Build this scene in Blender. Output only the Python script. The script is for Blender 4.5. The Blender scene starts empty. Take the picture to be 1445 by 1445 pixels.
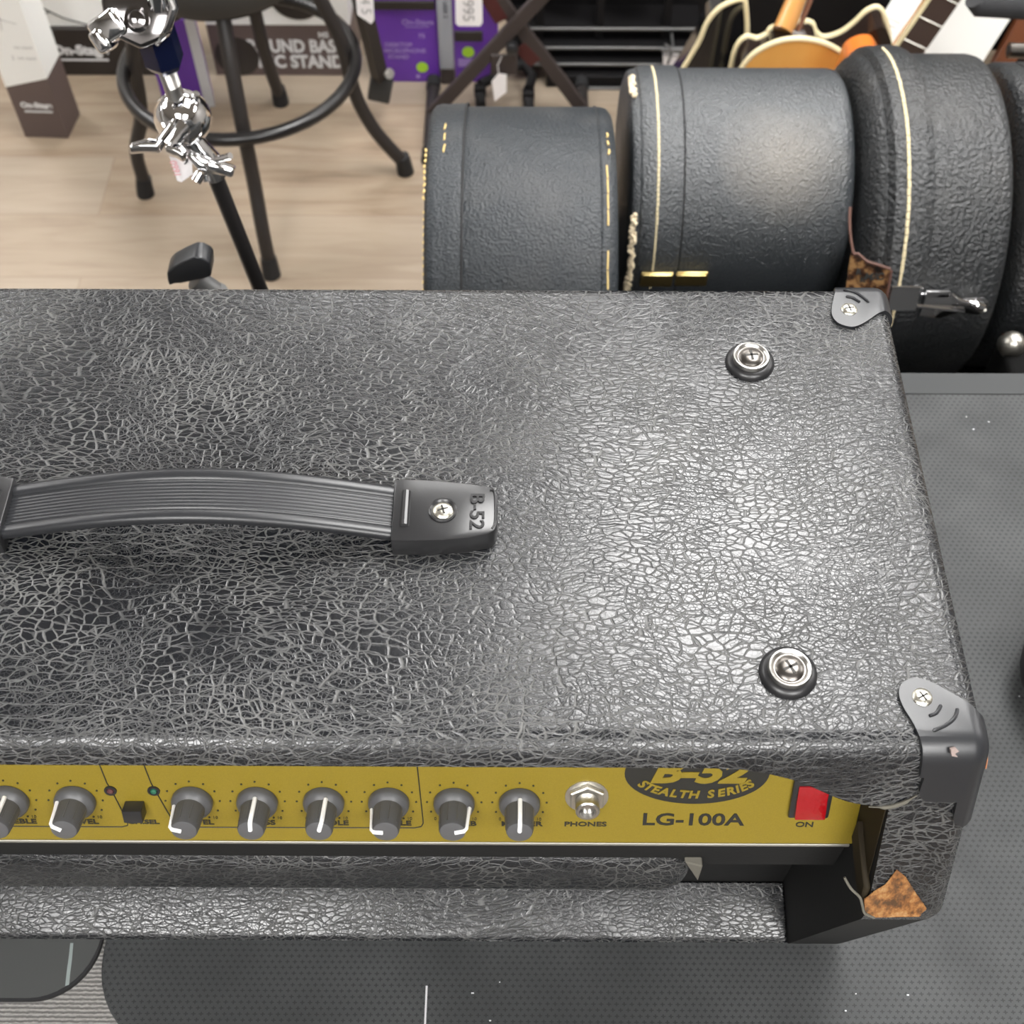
import bpy, bmesh, math, random
from mathutils import Vector, Matrix
random.seed(7)
S = bpy.context.scene
T = 1.162                       # height of the amplifier's top above the floor; coordinates below are relative to it
R = math.radians
# ------------------------------------------------------------------ camera
cd = bpy.data.cameras.new('camera'); cam = bpy.data.objects.new('camera', cd); S.collection.objects.link(cam)
cam.location = (0, 0, .45 + T); cam.rotation_euler = (R(90 - 55.5), 0, R(.3))
cd.sensor_width = 36; cd.sensor_fit = 'HORIZONTAL'; cd.lens = 36 * 1750 / 1445
cd.clip_start = .02; cd.clip_end = 50
cd.dof.use_dof = True; cd.dof.focus_distance = .58; cd.dof.aperture_fstop = 18
S.camera = cam
# ------------------------------------------------------------------ world, lights, exposure
w = bpy.data.worlds.new('world'); S.world = w; w.use_nodes = True
w.node_tree.nodes['Background'].inputs[0].default_value = (.9, .95, 1, 1)
w.node_tree.nodes['Background'].inputs[1].default_value = .05
S.view_settings.view_transform = 'Standard'; S.view_settings.look = 'None'
S.view_settings.exposure = 0.0; S.view_settings.gamma = 1; S.view_settings.use_curve_mapping = False
LIGHT = 24.0                    # radiance of the ceiling troffers
PANELS = [(.68, 1.38, .86, 1.36), (-2.7, 1.7, .62, 1.25), (.80, -1.45, .95, 1.25), (-.75, -1.35, .82, 1.25), (2.9, 1.4, .62, 1.25), (-.2, 3.2, 1.25, .62), (2.2, 3.2, 1.25, .62), (-2.3, 3.3, 1.25, .62)]

# ------------------------------------------------------------------ helpers
def V(p): return Vector((p[0], p[1], p[2]))
def nb(): return bmesh.new()
def setmi(bm, n0, mi):
    if mi:
        bm.faces.ensure_lookup_table()
        for f in bm.faces[n0:]: f.material_index = mi
def box(bm, x0, x1, y0, y1, z0, z1, bev=0, seg=2, M=None, mi=0):
    n0 = len(bm.faces)
    t = bmesh.new()
    vs = [t.verts.new((x, y, z)) for x in (x0, x1) for y in (y0, y1) for z in (z0, z1)]
    for q in ((0,1,3,2),(4,6,7,5),(0,4,5,1),(2,3,7,6),(0,2,6,4),(1,5,7,3)): t.faces.new([vs[i] for i in q])
    if bev: bmesh.ops.bevel(t, geom=list(t.edges), offset=bev, segments=seg, profile=.5, affect='EDGES', clamp_overlap=True)
    merge(bm, t, M); setmi(bm, n0, mi)
def merge(bm, t, M=None):
    if M is not None: t.transform(M)
    me = bpy.data.meshes.new('tmp'); t.to_mesh(me); bm.from_mesh(me); t.free(); bpy.data.meshes.remove(me)
def frames(pts):
    out = []; n = len(pts); up = None
    for i in range(n):
        a = pts[max(i-1, 0)]; b = pts[min(i+1, n-1)]; t = (b - a).normalized()
        if up is None:
            up = Vector((0, 0, 1)) if abs(t.z) < .9 else Vector((0, 1, 0))
        u = (up - t * up.dot(t)).normalized(); up = u
        out.append((t, u, t.cross(u)))
    return out
def tube(bm, pts, r, seg=12, mi=0, closed=False, flat=1.0):
    n0 = len(bm.faces); pts = [V(p) for p in pts]; n = len(pts)
    rr = r if isinstance(r, (list, tuple)) else [r] * n
    fr = frames(pts)
    if closed:
        fr = []
        for i in range(n):
            t = (pts[(i+1) % n] - pts[i-1]).normalized(); u = Vector((0,0,1)); u = (u - t*u.dot(t)).normalized(); fr.append((t,u,t.cross(u)))
    rings = []
    for p, (t, u, v), q in zip(pts, fr, rr):
        rings.append([bm.verts.new(p + u * (q * math.cos(2*math.pi*k/seg)) + v * (q * flat * math.sin(2*math.pi*k/seg))) for k in range(seg)])
    m = n if closed else n - 1
    for i in range(m):
        A, B = rings[i], rings[(i+1) % n]
        for k in range(seg): bm.faces.new((A[k], A[(k+1) % seg], B[(k+1) % seg], B[k]))
    if not closed:
        bm.faces.new(rings[0][::-1]); bm.faces.new(rings[-1])
    setmi(bm, n0, mi)
def smooth(pts, n=6):
    P = [V(p) for p in pts]; out = []
    for i in range(len(P) - 1):
        a, b, c, d = P[max(i-1,0)], P[i], P[i+1], P[min(i+2, len(P)-1)]
        for k in range(n):
            t = k / n
            out.append(.5*((2*b) + (c-a)*t + (2*a-5*b+4*c-d)*t*t + (3*b-a-3*c+d)*t**3))
    out.append(P[-1]); return out
def basis(axis, up=None):
    a = V(axis).normalized(); u = V(up) if up else (Vector((0,0,1)) if abs(a.z) < .9 else Vector((0,1,0)))
    u = (u - a*u.dot(a)).normalized(); return a, u, a.cross(u)
def lathe(bm, prof, o, axis, seg=32, mi=0, up=None):
    """prof: list of (radius, height along axis)"""
    n0 = len(bm.faces); a, u, v = basis(axis, up); o = V(o); rings = []
    for r, h in prof:
        if r < 1e-7: rings.append([bm.verts.new(o + a*h)])
        else: rings.append([bm.verts.new(o + a*h + u*(r*math.cos(2*math.pi*k/seg)) + v*(r*math.sin(2*math.pi*k/seg))) for k in range(seg)])
    for A, B in zip(rings, rings[1:]):
        for k in range(seg):
            k2 = (k+1) % seg
            if len(A) == 1 and len(B) == 1: continue
            if len(A) == 1: bm.faces.new((A[0], B[k2], B[k]))
            elif len(B) == 1: bm.faces.new((A[k], A[k2], B[0]))
            else: bm.faces.new((A[k], A[k2], B[k2], B[k]))
    if len(rings[0]) > 1: bm.faces.new(rings[0][::-1])
    if len(rings[-1]) > 1: bm.faces.new(rings[-1])
    setmi(bm, n0, mi)
def prism(bm, pts, ext, bev=0, seg=2, mi=0):
    n0 = len(bm.faces); t = bmesh.new(); e = V(ext)
    A = [t.verts.new(V(p)) for p in pts]; B = [t.verts.new(V(p) + e) for p in pts]
    t.faces.new(A[::-1]); t.faces.new(B)
    for i in range(len(A)): j = (i+1) % len(A); t.faces.new((A[i], A[j], B[j], B[i]))
    bmesh.ops.recalc_face_normals(t, faces=t.faces)
    if bev: bmesh.ops.bevel(t, geom=list(t.edges), offset=bev, segments=seg, profile=.5, affect='EDGES', clamp_overlap=True)
    merge(bm, t); setmi(bm, n0, mi)
def text(bm, s, size, M, depth=.0004, bold=0, shear=0, align='CENTER', mi=0, spacing=1.0, sx=1.0):
    """letters in local XY (x = reading direction), placed by M"""
    n0 = len(bm.faces)
    c = bpy.data.curves.new('t', 'FONT'); c.body = s; c.size = size; c.extrude = depth/2; c.offset = bold; c.shear = shear
    c.align_x = align; c.align_y = 'CENTER'; c.space_character = spacing; c.resolution_u = 3
    o = bpy.data.objects.new('t', c); S.collection.objects.link(o)
    dg = bpy.context.evaluated_depsgraph_get(); me = bpy.data.meshes.new_from_object(o.evaluated_get(dg))
    t = bmesh.new(); t.from_mesh(me); merge(bm, t, M @ Matrix.Diagonal((sx, 1, 1, 1)))
    bpy.data.objects.remove(o); bpy.data.curves.remove(c); bpy.data.meshes.remove(me); setmi(bm, n0, mi)
def mat3(o, x, y):
    x = V(x).normalized(); y = V(y); y = (y - x*y.dot(x)).normalized(); z = x.cross(y)
    return Matrix(((x.x,y.x,z.x,o[0]),(x.y,y.y,z.y,o[1]),(x.z,y.z,z.z,o[2]),(0,0,0,1)))
def thing(name, label, cat, base, group=None):
    o = bpy.data.objects.new(name, None); S.collection.objects.link(o); o.empty_display_size = .05
    o.location = (base[0], base[1], base[2] + T); o['label'] = label; o['category'] = cat
    if group: o['group'] = group
    return o
def worldloc(o):
    p = Vector(o.location)
    while o.parent: o = o.parent; p += Vector(o.location)
    return p
def obj(name, bm, mats, parent=None, angle=35, label=None, origin=None):
    """one mesh object; bm in coordinates relative to the amplifier's top"""
    bmesh.ops.recalc_face_normals(bm, faces=bm.faces)
    base = Vector((0, 0, 0))
    if parent is not None: base = worldloc(parent)
    elif origin is not None: base = Vector((origin[0], origin[1], origin[2] + T))
    sh = Vector((0, 0, T)) - base
    for v in bm.verts: v.co += sh
    me = bpy.data.meshes.new(name); bm.to_mesh(me); bm.free()
    for p in me.polygons: p.use_smooth = True
    me.set_sharp_from_angle(angle=R(angle))
    for m in (mats if isinstance(mats, (list, tuple)) else [mats]): me.materials.append(m)
    o = bpy.data.objects.new(name, me); S.collection.objects.link(o)
    if parent is not None: o.parent = parent
    elif origin is not None: o.location = base
    if label: o['label'] = label
    return o
def tag(o, label, cat, group=None):
    o['label'] = label; o['category'] = cat
    if group: o['group'] = group
    return o
def boolean(bmA, bmB, op):
    """returns a bmesh: A op B (exact)"""
    obs = []
    for b in (bmA, bmB):
        bmesh.ops.recalc_face_normals(b, faces=b.faces)
        me = bpy.data.meshes.new('b'); b.to_mesh(me); b.free(); o = bpy.data.objects.new('b', me); S.collection.objects.link(o); obs.append(o)
    m = obs[0].modifiers.new('b', 'BOOLEAN'); m.operation = op; m.object = obs[1]; m.solver = 'EXACT'; m.use_self = True
    dg = bpy.context.evaluated_depsgraph_get(); me = bpy.data.meshes.new_from_object(obs[0].evaluated_get(dg))
    out = bmesh.new(); out.from_mesh(me); bpy.data.meshes.remove(me)
    for o in obs:
        d = o.data; bpy.data.objects.remove(o); bpy.data.meshes.remove(d)
    for f in out.faces: f.material_index = 0
    return out
def copy_tree(o, parent=None):
    c = o.copy(); S.collection.objects.link(c)
    if parent: c.parent = parent
    for ch in o.children: copy_tree(ch, c)
    return c

# ------------------------------------------------------------------ materials
class NM:
    def __init__(s, name, rough=.5, metal=0, base=(.5,.5,.5), spec=.5, coat=0):
        s.m = bpy.data.materials.new(name); s.m.use_nodes = True; s.t = s.m.node_tree; s.b = s.t.nodes['Principled BSDF']
        s.b.inputs['Base Color'].default_value = (*base, 1); s.b.inputs['Roughness'].default_value = rough
        s.b.inputs['Metallic'].default_value = metal; s.b.inputs['Specular IOR Level'].default_value = spec
        if coat: s.b.inputs['Coat Weight'].default_value = coat; s.b.inputs['Coat Roughness'].default_value = .08
    def n(s, typ, **kw):
        n = s.t.nodes.new(typ)
        for k, v in kw.items():
            if k.startswith('i_'):
                key = k[2:].replace('_', ' '); n.inputs[int(key) if key.isdigit() else key].default_value = v
            else: setattr(n, k, v)
        return n
    def l(s, a, b): s.t.links.new(a, b)
    def coord(s, scale=(1,1,1), rot=(0,0,0)):
        tc = s.n('ShaderNodeTexCoord'); mp = s.n('ShaderNodeMapping'); s.l(tc.outputs['Object'], mp.inputs[0])
        mp.inputs['Scale'].default_value = scale; mp.inputs['Rotation'].default_value = rot; return mp.outputs[0]
    def noise(s, co, scale, detail=3, rough=.5):
        n = s.n('ShaderNodeTexNoise', i_Scale=scale, i_Detail=detail, i_Roughness=rough); s.l(co, n.inputs['Vector']); return n
    def ramp(s, f, stops):
        r = s.n('ShaderNodeValToRGB'); s.l(f, r.inputs[0]); e = r.color_ramp.elements
        while len(e) < len(stops): e.new(.5)
        for k, (p, c) in enumerate(stops): e[k].position = p; e[k].color = (*c, 1) if len(c) == 3 else c
        return r.outputs[0]
    def math(s, op, a, b=None, c=None):
        n = s.n('ShaderNodeMath', operation=op)
        for i, x in enumerate((a, b, c)):
            if x is None: continue
            if hasattr(x, 'is_output'): s.l(x, n.inputs[i])
            else: n.inputs[i].default_value = x
        return n.outputs[0]
    def mix(s, f, a, b):
        n = s.n('ShaderNodeMix', data_type='RGBA')
        for i, x in ((0, f), (6, a), (7, b)):
            if hasattr(x, 'is_output'): s.l(x, n.inputs[i])
            else: n.inputs[i].default_value = (*x, 1) if isinstance(x, tuple) else x
        return n.outputs[2]
    def bump(s, h, strength=.5, dist=.001, prev=None):
        b = s.n('ShaderNodeBump', i_Strength=strength, i_Distance=dist); s.l(h, b.inputs['Height'])
        if prev is not None: s.l(prev, b.inputs['Normal'])
        s.l(b.outputs[0], s.b.inputs['Normal']); return b.outputs[0]
    def base(s, c): s.l(c, s.b.inputs['Base Color'])
    def rough(s, c): s.l(c, s.b.inputs['Roughness'])
def plain(name, col, rough=.5, metal=0, spec=.5, coat=0, bump=None):
    k = NM(name, rough, metal, col, spec, coat)
    if bump:
        co = k.coord(); k.bump(k.noise(co, bump[0], 3).outputs[0], bump[1], bump[2])
    return k.m
def vadd(k, a, b, sc):
    m = k.n('ShaderNodeVectorMath', operation='MULTIPLY_ADD'); k.l(b, m.inputs[0]); m.inputs[1].default_value = (sc, sc, sc); k.l(a, m.inputs[2]); return m.outputs[0]

def tolex():
    """creased black vinyl: cells between dusty creases, drawn out in slowly turning directions"""
    k = NM('creased_black_tolex', .25, 0, (.01, .01, .011), .6)
    tc = k.n('ShaderNodeTexCoord'); sep = k.n('ShaderNodeSeparateXYZ'); k.l(tc.outputs['Object'], sep.inputs[0])
    # the sheet is folded over the box: unroll it to two coordinates
    uu = k.math('MULTIPLY_ADD', sep.outputs[2], -.3, k.math('ADD', sep.outputs[0], .53)); vv = k.math('MULTIPLY_ADD', sep.outputs[2], .65, sep.outputs[1])
    cb = k.n('ShaderNodeCombineXYZ'); k.l(uu, cb.inputs[0]); k.l(vv, cb.inputs[1]); co = cb.outputs[0]
    big = k.noise(co, 7, 2).outputs['Color']; mid = k.noise(co, 60, 3).outputs['Color']; sm = k.noise(co, 260, 2).outputs['Color']
    c1 = vadd(k, vadd(k, vadd(k, co, big, .05), mid, .0065), sm, .0012)
    def cracks(rot, sx, sy, scale, width):
        mp = k.n('ShaderNodeMapping'); k.l(c1, mp.inputs[0]); mp.inputs['Rotation'].default_value = (0, 0, R(rot)); mp.inputs['Scale'].default_value = (sx, sy, 1)
        v = k.n('ShaderNodeTexVoronoi', voronoi_dimensions='2D', feature='DISTANCE_TO_EDGE', i_Scale=scale); k.l(mp.outputs[0], v.inputs['Vector'])
        r = k.n('ShaderNodeMapRange', interpolation_type='SMOOTHSTEP'); k.l(v.outputs['Distance'], r.inputs[0])
        for i, q in ((1, 0), (2, width), (3, 1), (4, 0)): r.inputs[i].default_value = q
        return v.outputs['Distance'], r.outputs[0]
    def patch(scale, lo, hi, a, b): return k.ramp(k.noise(co, scale, 2).outputs[0], [(lo, (a,)*3), (hi, (b,)*3)])
    d1, k1 = cracks(9, .72, 1.25, 255., .115)         # the cells
    _, k2 = cracks(-14, .30, 1.45, 150., .05)         # long drawn-out creases
    _, k3 = cracks(72, .40, 1.5, 200., .06)           # creases running the other way, in places
    _, k4 = cracks(35, .8, 1.2, 620., .10)            # fine hairlines
    k1 = k.math('MULTIPLY', k1, patch(30, .35, .6, .35, 1)); k2 = k.math('MULTIPLY', k2, patch(16, .35, .6, .3, 1))
    k3 = k.math('MULTIPLY', k3, patch(11, .45, .6, .1, .9)); k4 = k.math('MULTIPLY', k4, patch(20, .4, .65, .06, .42))
    cr = k.math('MAXIMUM', k.math('MAXIMUM', k1, k2), k.math('MAXIMUM', k3, k4))
    h = k.math('SUBTRACT', k.math('MULTIPLY', k.math('MINIMUM', d1, .35), .5), cr)
    h = k.math('ADD', h, k.math('MULTIPLY', k.noise(co, 900, 2).outputs[0], .30))
    k.bump(h, .8, .00024)
    amt = k.math('MULTIPLY', k.math('POWER', cr, 1.6), k.ramp(k.noise(co, 22, 3).outputs[0], [(.3, (.5,)*3), (.65, (1,)*3)]))
    k.base(k.mix(amt, (.006, .0068, .0085), (.095, .095, .091)))
    k.rough(k.ramp(cr, [(0, (.24,)*3), (1, (.6,)*3)]))
    return k.m
def grain(name, scale, strength, dist, base, rough, worn=None, spot=None, spec=.6):
    k = NM(name, rough, 0, base, spec); co = k.coord()
    c1 = vadd(k, co, k.noise(co, 90, 2).outputs['Color'], .005)
    v = k.n('ShaderNodeTexVoronoi', feature='SMOOTH_F1', i_Scale=scale); k.l(c1, v.inputs['Vector'])
    n2 = k.noise(co, scale*1.7, 2).outputs[0]
    h = k.math('ADD', v.outputs['Distance'], k.math('MULTIPLY', n2, .6))
    k.bump(h, strength, dist)
    d = k.noise(co, 14, 4).outputs[0]; f = k.noise(co, scale, 2).outputs[0]
    c = k.mix(k.math('MULTIPLY', f, .6), base, tuple(q*1.9 for q in base))
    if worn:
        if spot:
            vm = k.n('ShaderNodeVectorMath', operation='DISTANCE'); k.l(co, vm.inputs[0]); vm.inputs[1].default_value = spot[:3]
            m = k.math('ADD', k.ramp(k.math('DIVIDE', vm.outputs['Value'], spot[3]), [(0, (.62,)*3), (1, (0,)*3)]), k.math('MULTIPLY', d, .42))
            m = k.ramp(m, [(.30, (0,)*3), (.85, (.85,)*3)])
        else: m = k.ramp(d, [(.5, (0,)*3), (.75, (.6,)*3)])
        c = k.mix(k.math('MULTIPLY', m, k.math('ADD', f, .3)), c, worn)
    k.base(c)
    k.rough(k.ramp(d, [(.3, (rough-.04,)*3), (.7, (rough+.08,)*3)]))
    return k.m
def rubber_mat():
    k = NM('ribbed_rubber', .55, 0, (.045, .046, .048), .3)
    co = k.coord()
    br = k.n('ShaderNodeTexBrick', i_Scale=1.0, i_Color1=(0,0,0,1), i_Color2=(0,0,0,1), i_Mortar=(0,0,0,1)); br.offset = 0
    # staggered rows of little cross-shaped dimples
    sep = k.n('ShaderNodeSeparateXYZ'); k.l(co, sep.inputs[0])
    px, py = .0042, .0031
    row = k.math('DIVIDE', sep.outputs[1], py); ri = k.math('FLOOR', row); ry = k.math('SUBTRACT', k.math('FRACT', row), .5)
    odd = k.math('MODULO', ri, 2.0)
    col = k.math('ADD', k.math('DIVIDE', sep.outputs[0], px), k.math('MULTIPLY', odd, .5)); rx = k.math('SUBTRACT', k.math('FRACT', col), .5)
    ax = k.math('ABSOLUTE', rx); ay = k.math('ABSOLUTE', ry)
    horiz = k.math('MULTIPLY', k.math('LESS_THAN', ax, .3), k.math('LESS_THAN', ay, .1))
    vert = k.math('MULTIPLY', k.math('LESS_THAN', ax, .09), k.math('LESS_THAN', ay, .34))
    cross = k.math('MAXIMUM', horiz, vert)
    n = k.noise(co, 14, 4).outputs[0]
    k.base(k.mix(k.math('MULTIPLY', cross, .75), k.ramp(n, [(.3, (.027,.0285,.029)), (.7, (.044,.0465,.047))]), (.012,.012,.013)))
    k.bump(k.math('SUBTRACT', 1.0, cross), .5, .0006)
    k.rough(k.ramp(k.noise(co, 25, 3).outputs[0], [(.3, (.55,)*3), (.7, (.72,)*3)]))
    return k.m
def carpet():
    k = NM('ribbed_grey_fabric', .95, 0, (.2,.2,.19), .1); co = k.coord()
    wv = k.n('ShaderNodeTexWave', i_Scale=135., i_Distortion=2.2, i_Detail=3., bands_direction='Y'); wv.inputs['Detail Scale'].default_value = 3; k.l(co, wv.inputs['Vector'])
    n = k.noise(co, 500, 3).outputs[0]
    k.base(k.mix(k.math('MULTIPLY', wv.outputs['Fac'], k.math('ADD', n, .2)), (.12,.117,.112), (.30,.29,.275)))
    k.bump(wv.outputs['Fac'], .6, .0008); return k.m
def laminate():
    k = NM('light_oak_laminate', .42, 0, (.5,.4,.3), .45); co = k.coord()
    br = k.n('ShaderNodeTexBrick', i_Scale=1.0); br.offset = .37; br.inputs['Brick Width'].default_value = 1.22; br.inputs['Row Height'].default_value = .165
    br.inputs['Mortar Size'].default_value = .0012; br.inputs['Color1'].default_value = (0,0,0,1); br.inputs['Color2'].default_value = (1,1,1,1); br.inputs['Mortar'].default_value = (.3,.3,.3,1)
    mpb = k.n('ShaderNodeMapping'); k.l(co, mpb.inputs[0]); mpb.inputs['Location'].default_value = (.79, .03, 0); k.l(mpb.outputs[0], br.inputs['Vector'])
    mp = k.n('ShaderNodeMapping'); k.l(vadd(k, co, br.outputs['Color'], 3.0), mp.inputs[0]); mp.inputs['Scale'].default_value = (1.0, 9, 1)
    g = k.n('ShaderNodeTexNoise', i_Scale=4., i_Detail=5., i_Roughness=.6, i_Distortion=.6); k.l(mp.outputs[0], g.inputs['Vector'])
    mp2 = k.n('ShaderNodeMapping'); k.l(vadd(k, co, br.outputs['Color'], 7.0), mp2.inputs[0]); mp2.inputs['Scale'].default_value = (4, 40, 1)
    g2 = k.noise(mp2.outputs[0], 4, 3).outputs[0]
    c = k.ramp(g.outputs[0], [(.25, (.13,.085,.052)), (.40, (.205,.145,.095)), (.56, (.27,.205,.142)), (.8, (.325,.26,.195))])
    c = k.mix(k.math('MULTIPLY', g2, .45), c, (.25,.19,.13))
    c = k.mix(k.math('MULTIPLY', br.outputs['Color'], .6), c, (.32,.27,.215))
    c = k.mix(k.math('MULTIPLY', br.outputs['Fac'], .5), c, (.16,.11,.075))
    k.base(c); k.bump(g2, .1, .0005); return k.m
def gold():
    k = NM('gold_panel_paint', .45, .15, (.50,.38,.045), .5); co = k.coord()
    n = k.noise(co, 1500, 2).outputs[0]
    k.base(k.mix(n, (.180,.129,.009), (.235,.174,.017))); return k.m
def particle():
    k = NM('bare_particle_board', .85, 0, (.5,.25,.08), .2); co = k.coord((1,1,.6))
    n = k.noise(co, 260, 4, .65).outputs[0]; n2 = k.noise(co, 90, 3).outputs[0]
    c = k.ramp(n, [(.36, (.025,.010,.005)), (.46, (.12,.042,.011)), (.56, (.25,.105,.028)), (.72, (.36,.22,.10))])
    k.base(k.mix(k.math('MULTIPLY', n2, .4), c, (.28,.17,.085))); k.bump(n, .8, .0012); return k.m
def wood(name, a, b, scale=(3, 30, 30), rough=.25, coat=.5):
    k = NM(name, rough, 0, a, .5, coat); co = k.coord(scale)
    n = k.noise(co, 3, 4, .6).outputs[0]; k.base(k.mix(n, a, b)); return k.m
def mottled():
    k = NM('worn_tan_label', .65, 0, (.3,.15,.06), .3); co = k.coord()
    k.base(k.ramp(k.noise(co, 95, 4, .6).outputs[0], [(.40, (.012,.008,.007)), (.50, (.12,.05,.022)), (.58, (.42,.24,.10))])); return k.m
M = dict(
    tolex=tolex(), gold=gold(), particle=particle(), rubber=rubber_mat(), carpet=carpet(), floor=laminate(),
    blackmat=plain('flat_black_paint_and_shade', (.009,.009,.009), .65, spec=.22, bump=(400, .15, .0004)),
    plastic=plain('black_plastic', (.016,.016,.017), .3, bump=(900, .08, .0002)),
    shelltop=plain('black_moulded_plastic', (.014,.0148,.017), .36, bump=(1200, .1, .0002)),
    knob=plain('dark_grey_knob_plastic', (.075,.075,.078), .42, bump=(800, .1, .0002)),
    white=plain('white_paint', (.85,.85,.84), .5), ink=plain('black_ink', (.012,.012,.01), .5),
    smoothrub=plain('smooth_grey_rubber', (.045,.047,.046), .6, bump=(60, .1, .0005)),
    band=plain('mat_edge_rubber', (.034,.036,.037), .7, spec=.3),
    dull=plain('dull_bare_metal', (.30,.29,.26), .5, .8), chrome_darkened=plain('chrome_dark_reflection', (.22,.21,.21), .1, 1),
    chalk=plain('blue_white_chalk', (.20,.23,.225), .9),
    deep=plain('deep_black_vinyl', (.004,.004,.004), .8, spec=.1),
    rub=plain('rubbed_plastic', (.20,.155,.14), .9), copper=plain('orange_scrape', (.36,.14,.06), .8),
    darkrub=plain('dark_rubber', (.008,.008,.009), .7),
    chrome=plain('chrome', (.86,.86,.87), .06, 1), steel=plain('satin_steel', (.45,.44,.42), .3, 1),
    nickel=plain('aged_nickel', (.55,.53,.48), .35, 1, bump=(300, .2, .0004)),
    dsteel=plain('dark_steel', (.13,.12,.11), .3, 1), screw=plain('worn_screw_steel', (.55,.53,.46), .3, 1, bump=(1500, .4, .0003)),
    recess=plain('screw_recess', (.03,.028,.025), .6, .3),
    blackring=plain('black_cup_washer', (.012,.012,.013), .35),
    dustline=plain('grey_dust', (.105,.098,.08), .9), brownin=plain('brown_inner_paint', (.020,.015,.008), .7, spec=.15),
    red=plain('red_rocker_plastic', (.24,.002,.005), .14, 0, .6, .5, bump=(180,.5,.001)),
    led=plain('dull_led_lens', (.08,.03,.03), .25), ledg=plain('green_led_lens', (.02,.10,.06), .25),
    hard=plain('black_gloss_tube', (.011,.010,.010), .28), matte=plain('matte_black_metal', (.018,.015,.014), .5),
    brownblack=plain('brown_black_metal', (.035,.026,.024), .55),
    cloth=plain('black_seat_vinyl', (.028,.027,.025), .6, bump=(700, .2, .0004)),
    carton=plain('white_carton', (.78,.78,.75), .55), kraft=plain('brown_print_carton', (.10,.072,.066), .5),
    blackcarton=plain('black_print_carton', (.02,.016,.014), .45), print_=plain('carton_white_print', (.62,.62,.62), .6),
    greyprint=plain('grey_print', (.35,.34,.33), .6), palegrey=plain('pale_grey_carton', (.48,.48,.49), .6),
    purple=plain('purple_print_carton', (.115,.032,.30), .4), lpurple=plain('pale_purple_print', (.30,.20,.48), .5),
    green=plain('green_print', (.32,.55,.03), .5), clear=plain('cloudy_clear_plastic', (.30,.31,.34), .25, 0, .6, .4),
    maroon=plain('maroon_paint', (.055,.008,.007), .6), tagw=plain('white_tag_card', (.82,.79,.79), .7), tagred=plain('faded_red_print', (.75,.35,.38), .7),
    stitch=plain('cream_thread', (.62,.53,.33), .8), ystitch=plain('yellow_thread', (.58,.43,.17), .8),
    frayed=plain('frayed_cream_card', (.72,.60,.42), .95, bump=(700, .9, .002)),
    brass=plain('tarnished_brass', (.52,.40,.17), .35, 1, bump=(300, .3, .0005)),
    lid1=grain('fine_black_leatherette', 420, .9, .0010, (.010,.013,.016), .44, (.06,.06,.06), None, .45),
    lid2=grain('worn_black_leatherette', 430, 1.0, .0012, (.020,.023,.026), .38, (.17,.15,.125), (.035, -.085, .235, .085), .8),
    lid3=grain('coarse_black_leatherette', 280, 1.0, .0019, (.014,.015,.016), .36, (.055,.053,.05), None, .5),
    leatherlabel=plain('worn_brown_leather', (.10,.045,.032), .6, bump=(200, .4, .001)), labelface=mottled(),
    amber=wood('amber_maple', (.80,.44,.12), (.72,.34,.07), (6, 6, 2)), natural=wood('natural_maple_neck', (.55,.27,.08), (.42,.19,.05), (4,4,1)), stripe=plain('walnut_stripe', (.10,.035,.015), .3),
    burst=plain('dark_burst_lacquer', (.016,.010,.008), .12, 0, .5, .6), gblack=plain('black_guitar_lacquer', (.008,.008,.009), .1, 0, .5, .8),
    binding=plain('cream_binding', (.72,.62,.38), .35), fret=plain('rosewood_board', (.045,.028,.022), .5), fretwire=plain('fret_wire', (.6,.58,.52), .3, 1),
    orange=plain('orange_lacquer', (.50,.13,.02), .2, 0, .5, .5), brown=wood('brown_stained_wood', (.17,.055,.022), (.12,.038,.015), (4,4,2), .4, .2),
    foam=plain('black_foam', (.03,.03,.032), .9, bump=(500, .5, .001)), wall=plain('wall_paint', (.26,.25,.24), .8), ceil=plain('ceiling_tile', (.36,.36,.35), .9, bump=(150, .3, .001)),
    counter=plain('counter_laminate', (.05,.05,.05), .5), shade=plain('shop_fixture_black', (.006,.0055,.006), .6, spec=.18), greybar=plain('grey_metal_rail', (.16,.16,.16), .4, .6),
    bluegrey=plain('blue_grey_reflection', (.055,.06,.085), .9, bump=(60, .8, .01)), navy=plain('navy_enamel', (.004,.007,.030), .12, .3), skirting=plain('skirting_paint', (.5,.49,.47), .6),
)
em = bpy.data.materials.new('troffer_diffuser'); em.use_nodes = True
b_ = em.node_tree.nodes['Principled BSDF']; b_.inputs['Base Color'].default_value = (.9,.9,.9,1)
b_.inputs['Emission Color'].default_value = (1, .99, .975, 1); b_.inputs['Emission Strength'].default_value = LIGHT
M['em'] = em

# ------------------------------------------------------------------ the room
F = -T
def struct(name, bm, mat): o = obj(name, bm, mat); o['kind'] = 'structure'; return o
X0, X1, Y0, Y1, ZC = -3.4, 3.8, -2.2, 4.2, 1.66
b = nb(); box(b, X0, X1, Y0, Y1, F - .08, F); struct('floor', b, M['floor'])
b = nb(); box(b, X0, X1, Y0, Y1, ZC, ZC + .08); struct('ceiling', b, M['ceil'])
for nm, a in (('wall_left', (X0-.1, X0, Y0, Y1)), ('wall_right', (X1, X1+.1, Y0, Y1)), ('wall_back', (X0-.1, X1+.1, Y1, Y1+.1)), ('wall_front', (X0-.1, X1+.1, Y0-.1, Y0))):
    b = nb(); box(b, *a, F - .08, ZC + .08); struct(nm, b, M['wall'])
b = nb(); box(b, X0, X1, Y1-.012, Y1, F, F+.09, .003); struct('baseboard_back', b, M['skirting'])
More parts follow.
